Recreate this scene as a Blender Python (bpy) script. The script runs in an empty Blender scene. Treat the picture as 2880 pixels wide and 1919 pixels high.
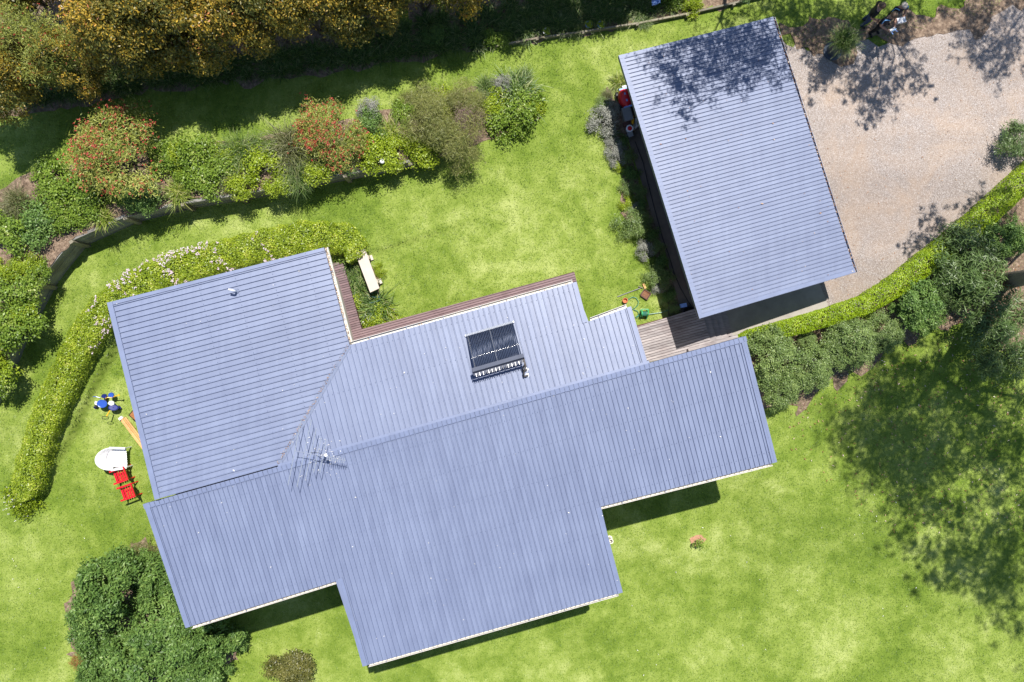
import bpy, math, random
import numpy as np
from mathutils import Vector, Matrix
from mathutils.geometry import delaunay_2d_cdt

# ------------------------------------------------------------------ camera, sky, sun, exposure
H = 32.0                      # drone height over the front lawn; 80 photo pixels per metre there
scene = bpy.context.scene
col = scene.collection
cam_d = bpy.data.cameras.new('camera'); cam_d.lens = 32.0; cam_d.sensor_width = 36.0
cam_d.clip_end = 2000.0
cam = bpy.data.objects.new('camera', cam_d); col.objects.link(cam)
cam.location = (0, 0, H); cam.rotation_euler = (0, 0, 0)
scene.camera = cam

SUN = Vector((0.12, 0.406, 1.0)).normalized()
world = bpy.data.worlds.new('World'); scene.world = world; world.use_nodes = True
wn = world.node_tree.nodes; wl = world.node_tree.links
for n in list(wn): wn.remove(n)
wo = wn.new('ShaderNodeOutputWorld'); wb = wn.new('ShaderNodeBackground'); ws = wn.new('ShaderNodeTexSky')
ws.sky_type = 'NISHITA'; ws.sun_disc = False
ws.sun_elevation = math.asin(SUN.z); ws.sun_rotation = math.atan2(SUN.x, SUN.y)
ws.altitude = 300; ws.air_density = 1.0; ws.dust_density = 0.4; ws.ozone_density = 1.5
wb.inputs['Strength'].default_value = 0.085
wl.new(ws.outputs[0], wb.inputs[0]); wl.new(wb.outputs[0], wo.inputs[0])
sun_d = bpy.data.lights.new('sun', 'SUN'); sun_d.energy = 4.6; sun_d.angle = math.radians(0.53)
sun_d.color = (1.0, 0.955, 0.88)
sun = bpy.data.objects.new('sun', sun_d); col.objects.link(sun)
sun.rotation_euler = (-SUN).to_track_quat('-Z', 'Y').to_euler()
sun.location = SUN * 60
vs = scene.view_settings
vs.view_transform = 'Standard'; vs.look = 'None'; vs.exposure = 0.62; vs.gamma = 1.0; vs.use_curve_mapping = False

# ------------------------------------------------------------------ materials
def rgb(h):                   # '#rrggbb' -> linear
    c = [int(h[i:i + 2], 16) / 255 for i in (1, 3, 5)]
    return tuple(x / 12.92 if x <= .04045 else ((x + .055) / 1.055) ** 2.4 for x in c)

MATS = {}
def new_mat(name):
    m = bpy.data.materials.new(name); m.use_nodes = True
    nt = m.node_tree; b = nt.nodes['Principled BSDF']
    MATS[name] = m
    return m, nt, b

def ramp(nt, stops, fac=None):
    r = nt.nodes.new('ShaderNodeValToRGB')
    el = r.color_ramp.elements
    while len(el) > 1: el.remove(el[-1])
    el[0].position = stops[0][0]; el[0].color = (*stops[0][1], 1)
    for p, c in stops[1:]:
        e = el.new(p); e.color = (*c, 1)
    if fac is not None: nt.links.new(fac, r.inputs[0])
    return r

def noise(nt, scale, detail=4, rough=.6, vec=None, dist=0):
    n = nt.nodes.new('ShaderNodeTexNoise'); n.inputs['Scale'].default_value = scale
    n.inputs['Detail'].default_value = detail; n.inputs['Roughness'].default_value = rough
    n.inputs['Distortion'].default_value = dist
    if vec is not None: nt.links.new(vec, n.inputs['Vector'])
    return n

def geo_pos(nt):
    return nt.nodes.new('ShaderNodeNewGeometry').outputs['Position']

def mixc(nt, a, b, fac, mode='MIX'):
    n = nt.nodes.new('ShaderNodeMix'); n.data_type = 'RGBA'; n.blend_type = mode
    L = nt.links
    for s, v in ((n.inputs[6], a), (n.inputs[7], b), (n.inputs[0], fac)):
        if hasattr(v, 'links') or isinstance(v, bpy.types.NodeSocket): L.new(v, s)
        elif isinstance(v, (int, float)): s.default_value = v
        else: s.default_value = (*v, 1)
    return n.outputs[2]

def bump(nt, b, height, strength=.3, dist=.01):
    n = nt.nodes.new('ShaderNodeBump'); n.inputs['Strength'].default_value = strength
    n.inputs['Distance'].default_value = dist
    nt.links.new(height, n.inputs['Height']); nt.links.new(n.outputs[0], b.inputs['Normal'])

def plain(name, c, rough=.5, metal=0.0, var=.18, scale=6.0, bmp=0.0):
    m, nt, b = new_mat(name)
    p = geo_pos(nt)
    n = noise(nt, scale, 5, .65, p)
    lo = tuple(x * (1 - var) for x in c); hi = tuple(min(1, x * (1 + var)) for x in c)
    r = ramp(nt, [(.3, lo), (.7, hi)], n.outputs[0])
    nt.links.new(r.outputs[0], b.inputs['Base Color'])
    b.inputs['Roughness'].default_value = rough; b.inputs['Metallic'].default_value = metal
    if bmp: bump(nt, b, noise(nt, scale * 12, 4, .7, p).outputs[0], bmp, .01)
    return m

def leafmat(name, stops, rough=.42, trans=.25, spec=.5):
    m, nt, b = new_mat(name)
    a = nt.nodes.new('ShaderNodeAttribute'); a.attribute_name = 'tone'
    r = ramp(nt, stops, a.outputs['Fac'])
    nt.links.new(r.outputs[0], b.inputs['Base Color'])
    b.inputs['Roughness'].default_value = rough
    b.inputs['Specular IOR Level'].default_value = spec
    t = nt.nodes.new('ShaderNodeBsdfTranslucent')
    nt.links.new(r.outputs[0], t.inputs[0])
    mx = nt.nodes.new('ShaderNodeMixShader'); mx.inputs[0].default_value = trans
    nt.links.new(b.outputs[0], mx.inputs[1]); nt.links.new(t.outputs[0], mx.inputs[2])
    nt.links.new(mx.outputs[0], nt.nodes['Material Output'].inputs[0])
    return m

# lawn: mottled warm-season turf, the same colour field for sheet and blades
def lawn_colour(nt):
    p = geo_pos(nt)
    big = noise(nt, .35, 4, .62, p, .4)
    mid = noise(nt, 1.7, 5, .7, p, .3)
    fine = noise(nt, 22, 4, .75, p)
    add = nt.nodes.new('ShaderNodeMath'); add.operation = 'MULTIPLY_ADD'
    nt.links.new(mid.outputs[0], add.inputs[0]); add.inputs[1].default_value = .75
    nt.links.new(big.outputs[0], add.inputs[2])
    sc = nt.nodes.new('ShaderNodeMath'); sc.operation = 'MULTIPLY_ADD'
    nt.links.new(fine.outputs[0], sc.inputs[0]); sc.inputs[1].default_value = .38
    nt.links.new(add.outputs[0], sc.inputs[2])
    return p, sc.outputs[0], fine.outputs[0]
m, nt, b = new_mat('lawn')
p, f, fine = lawn_colour(nt)
r = ramp(nt, [(.86, (0.097, 0.159, 0.016)), (1.02, (0.156, 0.228, 0.028)), (1.16, (0.241, 0.312, 0.059)), (1.34, (0.390, 0.443, 0.144))], None)
mr = nt.nodes.new('ShaderNodeMapRange'); mr.inputs[1].default_value = .62; mr.inputs[2].default_value = 1.5
nt.links.new(f, mr.inputs[0]); nt.links.new(mr.outputs[0], r.inputs[0])
for e, q in zip(r.color_ramp.elements, (.18, .40, .60, .85)): e.position = q
nt.links.new(r.outputs[0], b.inputs['Base Color'])
b.inputs['Roughness'].default_value = .85; b.inputs['Specular IOR Level'].default_value = .2
bump(nt, b, noise(nt, 45, 5, .8, p).outputs[0], .8, .03)

m, nt, b = new_mat('grass_blade')
p, f, fine = lawn_colour(nt)
a = nt.nodes.new('ShaderNodeAttribute'); a.attribute_name = 'tone'
ad = nt.nodes.new('ShaderNodeMath'); ad.operation = 'MULTIPLY_ADD'
nt.links.new(a.outputs['Fac'], ad.inputs[0]); ad.inputs[1].default_value = .42; nt.links.new(f, ad.inputs[2])
mr = nt.nodes.new('ShaderNodeMapRange'); mr.inputs[1].default_value = .82; mr.inputs[2].default_value = 1.76
nt.links.new(ad.outputs[0], mr.inputs[0])
r = ramp(nt, [(.15, (0.099, 0.178, 0.017)), (.4, (0.172, 0.271, 0.031)), (.62, (0.276, 0.369, 0.068)), (.9, (0.483, 0.557, 0.198))], mr.outputs[0])
nt.links.new(r.outputs[0], b.inputs['Base Color']); b.inputs['Roughness'].default_value = .5
t = nt.nodes.new('ShaderNodeBsdfTranslucent'); nt.links.new(r.outputs[0], t.inputs[0])
mx = nt.nodes.new('ShaderNodeMixShader'); mx.inputs[0].default_value = .3
nt.links.new(b.outputs[0], mx.inputs[1]); nt.links.new(t.outputs[0], mx.inputs[2])
nt.links.new(mx.outputs[0], nt.nodes['Material Output'].inputs[0])

# gravel
m, nt, b = new_mat('gravel')
p = geo_pos(nt)
v = nt.nodes.new('ShaderNodeTexVoronoi'); v.inputs['Scale'].default_value = 60; nt.links.new(p, v.inputs['Vector'])
vr = ramp(nt, [(.0, (0.182, 0.150, 0.131)), (.45, (0.292, 0.246, 0.223)), (.8, (0.355, 0.311, 0.287)), (1, (0.492, 0.461, 0.454))], None)
sep = nt.nodes.new('ShaderNodeSeparateColor'); nt.links.new(v.outputs['Color'], sep.inputs[0]); nt.links.new(sep.outputs[0], vr.inputs[0])
dirt = ramp(nt, [(.44, (0, 0, 0)), (.66, (1, 1, 1))], noise(nt, .55, 6, .65, p, .6).outputs[0])
c1 = mixc(nt, vr.outputs[0], (.40, .29, .205), dirt.outputs[0])
half = nt.nodes.new('ShaderNodeMix'); half.data_type = 'RGBA'; half.inputs[0].default_value = .45
nt.links.new(vr.outputs[0], half.inputs[6]); nt.links.new(c1, half.inputs[7])
mpT = nt.nodes.new('ShaderNodeMapping'); mpT.inputs['Rotation'].default_value = (0, 0, -.75); mpT.inputs['Scale'].default_value = (.06, .55, 1); nt.links.new(p, mpT.inputs['Vector'])
trk = ramp(nt, [(.40, (.86, .85, .84)), (.52, (1, 1, 1)), (.64, (1.10, 1.09, 1.08))], noise(nt, 1.0, 3, .55, mpT.outputs[0], .5).outputs[0])
nt.links.new(mixc(nt, half.outputs[2], trk.outputs[0], 1.0, 'MULTIPLY'), b.inputs['Base Color']); b.inputs['Roughness'].default_value = .9
bump(nt, b, v.outputs['Distance'], .35, .012)
leafmat('pebble', [(0, (.17, .14, .12)), (.5, (.30, .255, .225)), (1, (.50, .46, .43))], .8, 0.0, .3)

# soil with bark mulch
plain('red_soil', (.40, .215, .13), .95, 0, .3, 14, .4)
m, nt, b = new_mat('soil')
p = geo_pos(nt)
n1 = noise(nt, 9, 6, .75, p); n2 = noise(nt, 40, 3, .7, p)
r = ramp(nt, [(.3, (0.075, 0.049, 0.035)), (.5, (0.203, 0.140, 0.096)), (.7, (0.450, 0.338, 0.245))], n1.outputs[0])
c = mixc(nt, r.outputs[0], (.36, .26, .19), ramp(nt, [(.55, (0, 0, 0)), (.7, (.7, .7, .7))], n2.outputs[0]).outputs[0])
nt.links.new(c, b.inputs['Base Color']); b.inputs['Roughness'].default_value = .95
bump(nt, b, n2.outputs[0], .9, .04)
leafmat('mulch', [(0, (.07, .04, .025)), (.5, (.22, .14, .09)), (1, (.46, .34, .24))], .9, .05, .2)

# painted steel roofing, slightly chalked, with faint run marks
m, nt, b = new_mat('roof_steel')
p = geo_pos(nt)
n1 = noise(nt, .8, 4, .6, p); n2 = noise(nt, 30, 3, .6, p)
r = ramp(nt, [(.3, (.165, .198, .305)), (.7, (.192, .228, .340))], n1.outputs[0])
c = mixc(nt, r.outputs[0], (.36, .38, .45), ramp(nt, [(.62, (0, 0, 0)), (.8, (.35, .35, .35))], n2.outputs[0]).outputs[0])
oi = nt.nodes.new('ShaderNodeObjectInfo')
rr = ramp(nt, [(0, (.90, .905, .92)), (1, (1.02, 1.02, 1.02))], oi.outputs['Random'])
stk = noise(nt, 1.0, 5, .7, None, .2); mpS = nt.nodes.new('ShaderNodeMapping'); mpS.inputs['Rotation'].default_value = (0, 0, -math.radians(15.7)); mpS.inputs['Scale'].default_value = (6, .5, 1); nt.links.new(p, mpS.inputs['Vector']); nt.links.new(mpS.outputs[0], stk.inputs['Vector'])
c = mixc(nt, c, ramp(nt, [(.35, (.90, .90, .92)), (.6, (1, 1, 1)), (.75, (1.07, 1.06, 1.04))], stk.outputs[0]).outputs[0], 1.0, 'MULTIPLY')
bump(nt, b, noise(nt, 2.2, 2, .5, p).outputs[0], .12, .03)
c = mixc(nt, c, rr.outputs[0], 1.0, 'MULTIPLY')
nt.links.new(c, b.inputs['Base Color'])
b.inputs['Roughness'].default_value = .42; b.inputs['Specular IOR Level'].default_value = .6
plain('flashing', (.165, .198, .310), .42, 0, .10, 2.0)
plain('gutter_cream', (.66, .63, .57), .5, 0, .10, 5)
plain('gutter_grey', (.17, .20, .29), .45, 0, .12, 5)
plain('wall_render', (.46, .42, .36), .8, 0, .10, 3, .2)
plain('shed_wall', (.115, .125, .135), .6, 0, .15, 3)
plain('glass_dark', (.02, .025, .03), .06, 0, .05, 2)
plain('frame_white', (.70, .69, .66), .4, 0, .06, 4)

def wood(name, c0, c1, ax, scale=3.0, rough=.75):
    m, nt, b = new_mat(name)
    p = geo_pos(nt)
    mp = nt.nodes.new('ShaderNodeMapping'); mp.inputs['Rotation'].default_value = (0, 0, -ax)
    mp.inputs['Scale'].default_value = (1.2, 22, 22); nt.links.new(p, mp.inputs['Vector'])
    n = noise(nt, scale, 6, .7, mp.outputs[0], .3)
    oi = nt.nodes.new('ShaderNodeObjectInfo')
    r = ramp(nt, [(.3, c0), (.7, c1)], n.outputs[0])
    v = ramp(nt, [(0, (.72, .72, .72)), (1, (1.12, 1.1, 1.08))], oi.outputs['Random'])
    c = mixc(nt, r.outputs[0], v.outputs[0], 1.0, 'MULTIPLY')
    blot = ramp(nt, [(.5, (1, 1, 1)), (.72, (.62, .56, .56))], noise(nt, .9, 4, .6, p).outputs[0])
    c = mixc(nt, c, blot.outputs[0], 1.0, 'MULTIPLY')
    nt.links.new(c, b.inputs['Base Color']); b.inputs['Roughness'].default_value = rough
    bump(nt, b, n.outputs[0], .4, .006)
    return m
UA = math.radians(15.7)
wood('deck_wood', (.135, .086, .094), (.245, .168, .180), UA)
wood('deck_weathered', (.20, .175, .18), (.47, .43, .43), UA, 2.0)
wood('sleeper_wood', (.15, .15, .145), (.34, .33, .30), .5)
wood('post_wood', (.16, .145, .10), (.30, .27, .20), 1.2)
wood('pine', (.55, .28, .08), (.80, .52, .24), -.9)
wood('bark', (.09, .07, .055), (.30, .26, .21), 1.3, 1.5)
plain('stem', (.10, .075, .05), .85, 0, .3, 20)
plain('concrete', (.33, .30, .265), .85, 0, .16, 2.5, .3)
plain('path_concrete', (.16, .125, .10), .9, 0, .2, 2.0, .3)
plain('bench_stone', (.54, .47, .41), .8, 0, .08, 4, .15)
plain('teal_plastic', (.012, .075, .085), .35, 0, .2, 8)
plain('blue_plastic', (.03, .09, .42), .3, 0, .12, 8)
plain('navy_plastic', (.012, .02, .16), .3, 0, .15, 8)
plain('yellow_plastic', (.72, .40, .02), .35, 0, .1, 8)
plain('red_paint', (.62, .010, .022), .3, 0, .12, 8)
plain('white_plastic', (.80, .80, .82), .35, 0, .03, 4)
plain('black_rubber', (.012, .012, .014), .6, 0, .2, 8)
plain('rust', (.34, .14, .045), .8, 0, .25, 9, .3)
plain('rust_dark', (.10, .045, .035), .7, 0, .3, 12, .3)
plain('terracotta', (.48, .15, .06), .8, 0, .12, 8)
plain('green_plastic', (.015, .30, .10), .35, 0, .12, 8)
plain('hose_green', (.05, .22, .15), .4, 0, .15, 8)
plain('aluminium', (.72, .72, .74), .35, .75, .06, 10)
plain('tube_glass', (.040, .052, .088), .10, 0, .15, 10)
plain('collector_frame', (.075, .085, .12), .45, .3, .12, 6)
plain('pipe_lagging', (.10, .085, .075), .7, 0, .2, 8)
plain('grey_plastic', (.21, .21, .22), .5, 0, .1, 6)
plain('pale_blue', (.22, .36, .75), .5, 0, .15, 8)
plain('skin', (.46, .25, .17), .55, 0, .06, 9)
plain('cloth_navy', (.012, .013, .028), .9, 0, .25, 14)
plain('cloth_black', (.010, .010, .012), .9, 0, .25, 14)
plain('cloth_jeans', (.05, .075, .16), .9, 0, .25, 20)
plain('cloth_stripe', (.20, .45, .80), .7, 0, .08, 9)
plain('hair_brown', (.09, .055, .035), .6, 0, .3, 30)
plain('hair_grey', (.48, .42, .37), .6, 0, .2, 30)
plain('planter_dark', (.045, .06, .085), .5, 0, .25, 6)

G = leafmat
G('lf_bronze', [(0, (0.061, 0.083, 0.019)), (.36, (0.128, 0.134, 0.029)), (.56, (0.244, 0.198, 0.036)), (.72, (0.488, 0.320, 0.036)), (.84, (0.683, 0.461, 0.060)), (.91, (0.512, 0.166, 0.072)), (1, (0.756, 0.742, 0.540))], .42, .25, .4)
G('lf_bottle', [(0, (0.096, 0.136, 0.018)), (.5, (0.263, 0.299, 0.054)), (.85, (0.479, 0.490, 0.114)), (1, (0.638, 0.544, 0.213))], .5, .25)
G('fl_red', [(0, (.26, .020, .015)), (.6, (.46, .035, .035)), (1, (.60, .20, .12))], .6, .2)
G('lf_glossy', [(0, (0.064, 0.116, 0.014)), (.5, (0.164, 0.263, 0.029)), (.85, (0.283, 0.387, 0.054)), (1, (0.567, 0.560, 0.254))], .42, .30, .4)
G('lf_deep', [(0, (0.052, 0.108, 0.028)), (.5, (0.135, 0.240, 0.052)), (.85, (0.230, 0.345, 0.085)), (1, (0.365, 0.435, 0.150))], .45, .28, .35)
G('lf_lime', [(0, (0.123, 0.187, 0.012)), (.5, (0.267, 0.365, 0.019)), (.9, (0.428, 0.509, 0.039)), (1, (0.609, 0.611, 0.134))], .40, .28)
G('lf_formal', [(0, (0.130, 0.214, 0.004)), (.5, (0.259, 0.386, 0.006)), (.9, (0.381, 0.516, 0.015)), (1, (0.486, 0.585, 0.061))], .45, .28)
G('lf_strap', [(0, (0.040, 0.088, 0.016)), (.5, (0.096, 0.176, 0.029)), (.85, (0.192, 0.280, 0.056)), (1, (0.352, 0.384, 0.160))], .45, .28, .4)
G('lf_straplime', [(0, (0.084, 0.140, 0.014)), (.5, (0.196, 0.266, 0.028)), (.85, (0.336, 0.392, 0.063)), (1, (0.504, 0.476, 0.196))], .45, .28, .4)
G('lf_grass_olive', [(0, (0.049, 0.058, 0.019)), (.5, (0.119, 0.135, 0.037)), (.85, (0.199, 0.211, 0.069)), (1, (0.281, 0.269, 0.149))], .5, .2)
G('lf_olive', [(0, (0.083, 0.105, 0.027)), (.5, (0.195, 0.217, 0.053)), (.85, (0.315, 0.307, 0.098)), (1, (0.405, 0.315, 0.225))], .5, .25)
G('lf_grey', [(0, (0.115, 0.121, 0.101)), (.5, (0.257, 0.263, 0.223)), (.85, (0.405, 0.405, 0.358)), (1, (0.486, 0.446, 0.486))], .6, .15)
G('lf_mauve', [(0, (0.105, 0.077, 0.070)), (.5, (0.231, 0.154, 0.133)), (1, (0.392, 0.280, 0.266))], .6, .15)
G('lf_sage', [(0, (0.069, 0.115, 0.032)), (.5, (0.167, 0.249, 0.065)), (.85, (0.277, 0.364, 0.109)), (1, (0.462, 0.519, 0.203))], .45, .2)
G('lf_gum', [(0, (0.048, 0.086, 0.022)), (.5, (0.101, 0.166, 0.044)), (.85, (0.178, 0.253, 0.083)), (1, (0.286, 0.332, 0.137))], .4, .2)
G('lf_brownbush', [(0, (0.060, 0.068, 0.018)), (.5, (0.143, 0.143, 0.033)), (.85, (0.240, 0.225, 0.060)), (1, (0.360, 0.255, 0.120))], .45, .2)
G('fl_pink', [(0, (.62, .42, .52)), (.6, (.78, .64, .74)), (1, (.85, .80, .85))], .6, .3)
G('fl_yellow', [(0, (.45, .42, .05)), (1, (.75, .68, .22))], .6, .3)
G('litter', [(0, (.16, .07, .03)), (.4, (.34, .17, .08)), (.75, (.48, .33, .22)), (1, (.72, .62, .52))], .8, .05, .2)
G('specks', [(0, (.55, .52, .46)), (1, (.85, .83, .80))], .8, 0, .2)

# ------------------------------------------------------------------ object helpers
def link(name, me, mat=None, parent=None, loc=(0, 0, 0), rotz=0.0, scale=1.0):
    o = bpy.data.objects.new(name, me); col.objects.link(o)
    if parent is not None: o.parent = parent
    o.location = loc; o.rotation_euler = (0, 0, rotz)
    o.scale = (scale,) * 3 if isinstance(scale, (int, float)) else scale
    if mat is not None and me is not None and not me.materials:
        for k in (mat if isinstance(mat, (list, tuple)) else [mat]): me.materials.append(MATS[k])
    return o

def tag(o, label=None, cat=None, group=None, kind=None):
    if label: o['label'] = label
    if cat: o['category'] = cat
    if group: o['group'] = group
    if kind: o['kind'] = kind
    return o

ORG = {}
def empty(name, loc, label, cat, group=None):
    o = bpy.data.objects.new(name, None); col.objects.link(o); o.location = loc
    o.empty_display_size = .3
    ORG[o] = Vector(loc)
    return tag(o, label, cat, group)

class MB:
    """collects faces in world space; build() links them as one mesh"""
    def __init__(s): s.v = []; s.f = []
    def poly(s, pts, faces):
        b = len(s.v); s.v += [tuple(p) for p in pts]; s.f += [tuple(b + i for i in f) for f in faces]; return s
    def box(s, c, size, ax=0.0, tilt=None):
        hx, hy, hz = (d / 2 for d in size); ca, sa = math.cos(ax), math.sin(ax)
        pts = []
        for x, y, z in ((-1, -1, -1), (1, -1, -1), (1, 1, -1), (-1, 1, -1), (-1, -1, 1), (1, -1, 1), (1, 1, 1), (-1, 1, 1)):
            p = Vector((x * hx, y * hy, z * hz))
            if tilt is not None: p = tilt @ p
            pts.append((c[0] + p.x * ca - p.y * sa, c[1] + p.x * sa + p.y * ca, c[2] + p.z))
        return s.poly(pts, [(0, 3, 2, 1), (4, 5, 6, 7), (0, 1, 5, 4), (1, 2, 6, 5), (2, 3, 7, 6), (3, 0, 4, 7)])
    def beam(s, a, b, w, h, up=(0, 0, 1)):
        a = Vector(a); b = Vector(b); d = (b - a).normalized(); up = Vector(up)
        sd = d.cross(up)
        if sd.length < 1e-4: sd = Vector((1, 0, 0))
        sd.normalize(); u2 = sd.cross(d).normalized()
        pts = [p + sd * (x * w / 2) + u2 * (y * h / 2) for p in (a, b) for x, y in ((-1, -1), (1, -1), (1, 1), (-1, 1))]
        return s.poly(pts, [(3, 2, 1, 0), (4, 5, 6, 7), (0, 1, 5, 4), (1, 2, 6, 5), (2, 3, 7, 6), (3, 0, 4, 7)])
    def prism(s, pts2, z0, z1):
        n = len(pts2)
        z1s = z1 if hasattr(z1, '__len__') else [z1] * n
        z0s = z0 if hasattr(z0, '__len__') else [z0] * n
        return s.poly([(x, y, z) for (x, y), z in zip(pts2, z0s)] + [(x, y, z) for (x, y), z in zip(pts2, z1s)],
                      [tuple(range(n - 1, -1, -1)), tuple(range(n, 2 * n))] + [(i, (i + 1) % n, n + (i + 1) % n, n + i) for i in range(n)])
    def tube(s, pts, r, n=6, cap=True, closed=False):
        pts = [Vector(p) for p in pts]; m = len(pts)
        rs = r if hasattr(r, '__len__') else [r] * m
        base = len(s.v); nrm = None
        for i, p in enumerate(pts):
            d = (pts[(i + 1) % m] - pts[i - 1]) if closed else (pts[min(i + 1, m - 1)] - pts[max(i - 1, 0)])
            d = d.normalized() if d.length > 1e-9 else Vector((0, 0, 1))
            if nrm is None: nrm = d.orthogonal().normalized()
            else:
                nrm = nrm - d * nrm.dot(d); nrm = nrm.normalized() if nrm.length > 1e-6 else d.orthogonal().normalized()
            bi = d.cross(nrm)
            for k in range(n):
                a = 2 * math.pi * k / n
                s.v.append(tuple(p + (nrm * math.cos(a) + bi * math.sin(a)) * rs[i]))
        for i in range(m if closed else m - 1):
            j = (i + 1) % m
            for k in range(n):
                k2 = (k + 1) % n
                s.f.append((base + i * n + k, base + i * n + k2, base + j * n + k2, base + j * n + k))
        if cap and not closed:
            s.f.append(tuple(base + k for k in range(n - 1, -1, -1)))
            s.f.append(tuple(base + (m - 1) * n + k for k in range(n)))
        return s
    def lathe(s, c, prof, n=20, sx=1.0, sy=1.0):
        """prof: (radius, z) pairs, revolved about a vertical axis"""
        b = len(s.v)
        for r, z in prof:
            for k in range(n):
                a = 2 * math.pi * k / n
                s.v.append((c[0] + r * sx * math.cos(a), c[1] + r * sy * math.sin(a), c[2] + z))
        for i in range(len(prof) - 1):
            for k in range(n):
                k2 = (k + 1) % n
                s.f.append((b + i * n + k, b + i * n + k2, b + (i + 1) * n + k2, b + (i + 1) * n + k))
        if prof[0][0] > .001: s.f.append(tuple(b + k for k in range(n - 1, -1, -1)))
        if prof[-1][0] > .001: s.f.append(tuple(b + (len(prof) - 1) * n + k for k in range(n)))
        return s
    def build(s, name, mat, parent=None, org=None, smooth=False):
        root = parent
        while root is not None and root.parent is not None: root = root.parent
        o0 = ORG[root] if root is not None else Vector(org if org is not None else (0, 0, 0))
        me = bpy.data.meshes.new(name)
        me.from_pydata([(x - o0.x, y - o0.y, z - o0.z) for x, y, z in s.v], [], s.f)
        if smooth:
            me.polygons.foreach_set('use_smooth', [True] * len(me.polygons))
        o = link(name, me, mat, parent, o0 if parent is None else (0, 0, 0))
        if parent is None: ORG[o] = o0
        return o

def np_mesh(name, verts, quads, tone=None, tris=False):
    """fast mesh from arrays: verts (V,3), faces (F,k)"""
    me = bpy.data.meshes.new(name)
    V = len(verts); F, k = quads.shape
    me.vertices.add(V); me.vertices.foreach_set('co', np.ascontiguousarray(verts, np.float32).ravel())
    me.loops.add(F * k); me.loops.foreach_set('vertex_index', np.ascontiguousarray(quads, np.int32).ravel())
    me.polygons.add(F); me.polygons.foreach_set('loop_start', np.arange(0, F * k, k, dtype=np.int32))
    me.update(calc_edges=True)
    if tone is not None:
        at = me.attributes.new('tone', 'FLOAT', 'FACE'); at.data.foreach_set('value', np.ascontiguousarray(tone, np.float32))
    return me

def unit(a): return a / np.maximum(np.linalg.norm(a, axis=-1, keepdims=True), 1e-9)

def leaf_mesh(name, P, N, L, Wd, tone, rng, axis=None):
    """one diamond leaf per point; N = leaf normal, axis = preferred long direction"""
    n = len(P)
    a = rng.normal(size=(n, 3)) if axis is None else axis + rng.normal(size=(n, 3)) * .35
    t = unit(a - N * np.sum(a * N, 1, keepdims=True)); bb = np.cross(N, t)
    L = (L * rng.uniform(.65, 1.3, n))[:, None]; w = (Wd * rng.uniform(.7, 1.25, n))[:, None]
    v = np.empty((n, 4, 3))
    v[:, 0] = P - t * L * .5; v[:, 1] = P + bb * w * .5 + t * L * .05; v[:, 2] = P + t * L * .5; v[:, 3] = P - bb * w * .5 + t * L * .05
    q = np.arange(n * 4).reshape(n, 4)
    return np_mesh(name, v.reshape(-1, 3), q, tone)

# ------------------------------------------------------------------ pixel <-> place, terrain
K = 2560.0
def W(px, py, z):             # photo pixel at known height -> point
    return Vector(((px - 1440) / K * (H - z), (959.5 - py) / K * (H - z), z))

CP = [(1300, 600, 1.6), (1600, 400, 1.6), (1500, 800, 1.6), (1100, 620, 1.6), (1750, 700, 1.58), (1700, 250, 1.68), (1500, 150, 1.72), (1900, 60, 1.7), (1350, 450, 1.6),
      (800, 620, 1.55), (500, 680, 1.5), (300, 760, 1.4), (180, 900, 1.25), (60, 1100, .95), (-40, 1300, .65), (-150, 1500, .45),
      (300, 1100, .95), (250, 1300, .7), (150, 1450, .45), (300, 1550, .3), (900, 1200, 1.0), (600, 1100, 1.1), (1300, 1200, 1.0),
      (500, 1800, .0), (900, 1750, -.15), (1000, 1880, -.25), (1500, 1850, -.25), (1750, 1650, -.1), (2000, 1700, -.05), (1900, 1450, .12), (2400, 1700, .1), (2800, 1800, .15), (2300, 1250, .65),
      (2600, 1300, .65), (2850, 1500, .5), (2300, 1050, 1.0), (2600, 900, 1.2), (2800, 800, 1.3), (2850, 1000, 1.1), (2300, 500, 1.35), (2600, 400, 1.38), (2800, 200, 1.45),
      (2200, 850, 1.35), (2500, 750, 1.35), (2400, 150, 1.45), (2000, 500, 1.40), (1850, 600, 1.5), (2300, -100, 1.6), (1000, 100, 1.75), (300, 100, 1.6), (300, 450, 1.5), (900, 400, 1.62),
      (-400, 600, 1.5), (-300, 100, 1.6), (3300, 500, 1.5), (3300, 1500, .7), (1500, 2300, -.3), (500, 2300, -.2), (2600, 2300, -.1), (1500, -400, 1.9)]
CPx = np.array([((p - 1440) / 80, (959.5 - q) / 80, z) for p, q, z in CP])
def B(X, Y):
    X = np.asarray(X, float); Y = np.asarray(Y, float)
    d2 = (X[..., None] - CPx[:, 0]) ** 2 + (Y[..., None] - CPx[:, 1]) ** 2 + .5
    w = d2 ** -1.6
    return (w * CPx[:, 2]).sum(-1) / w.sum(-1)
def on(px, py, f, it=6):
    z = 1.0
    for _ in range(it):
        p = W(px, py, z); z = float(f(p.x, p.y))
    p = W(px, py, z); p.z = z
    return p

# upper timber wall: foot points (photo pixels), height, width of the step in the ground
UW = [(1520, 340, .0, .9), (1400, 395, .12, .8), (1270, 440, .32, .6), (1160, 470, .62, .06), (1122, 480, .75, .06), (985, 508, .9, .06), (842, 536, .95, .06), (695, 565, 1.0, .06), (546, 588, 1.05, .06),
      (394, 625, 1.1, .06), (249, 690, 1.15, .06), (156, 808, 1.15, .06), (90, 938, 1.1, .06), (42, 1050, .95, .06), (-10, 1165, .8, .06), (-130, 1420, .5, .06), (-300, 1700, .2, .06)]
UWp = [on(a, b_, B) for a, b_, _, _ in UW]
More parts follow.
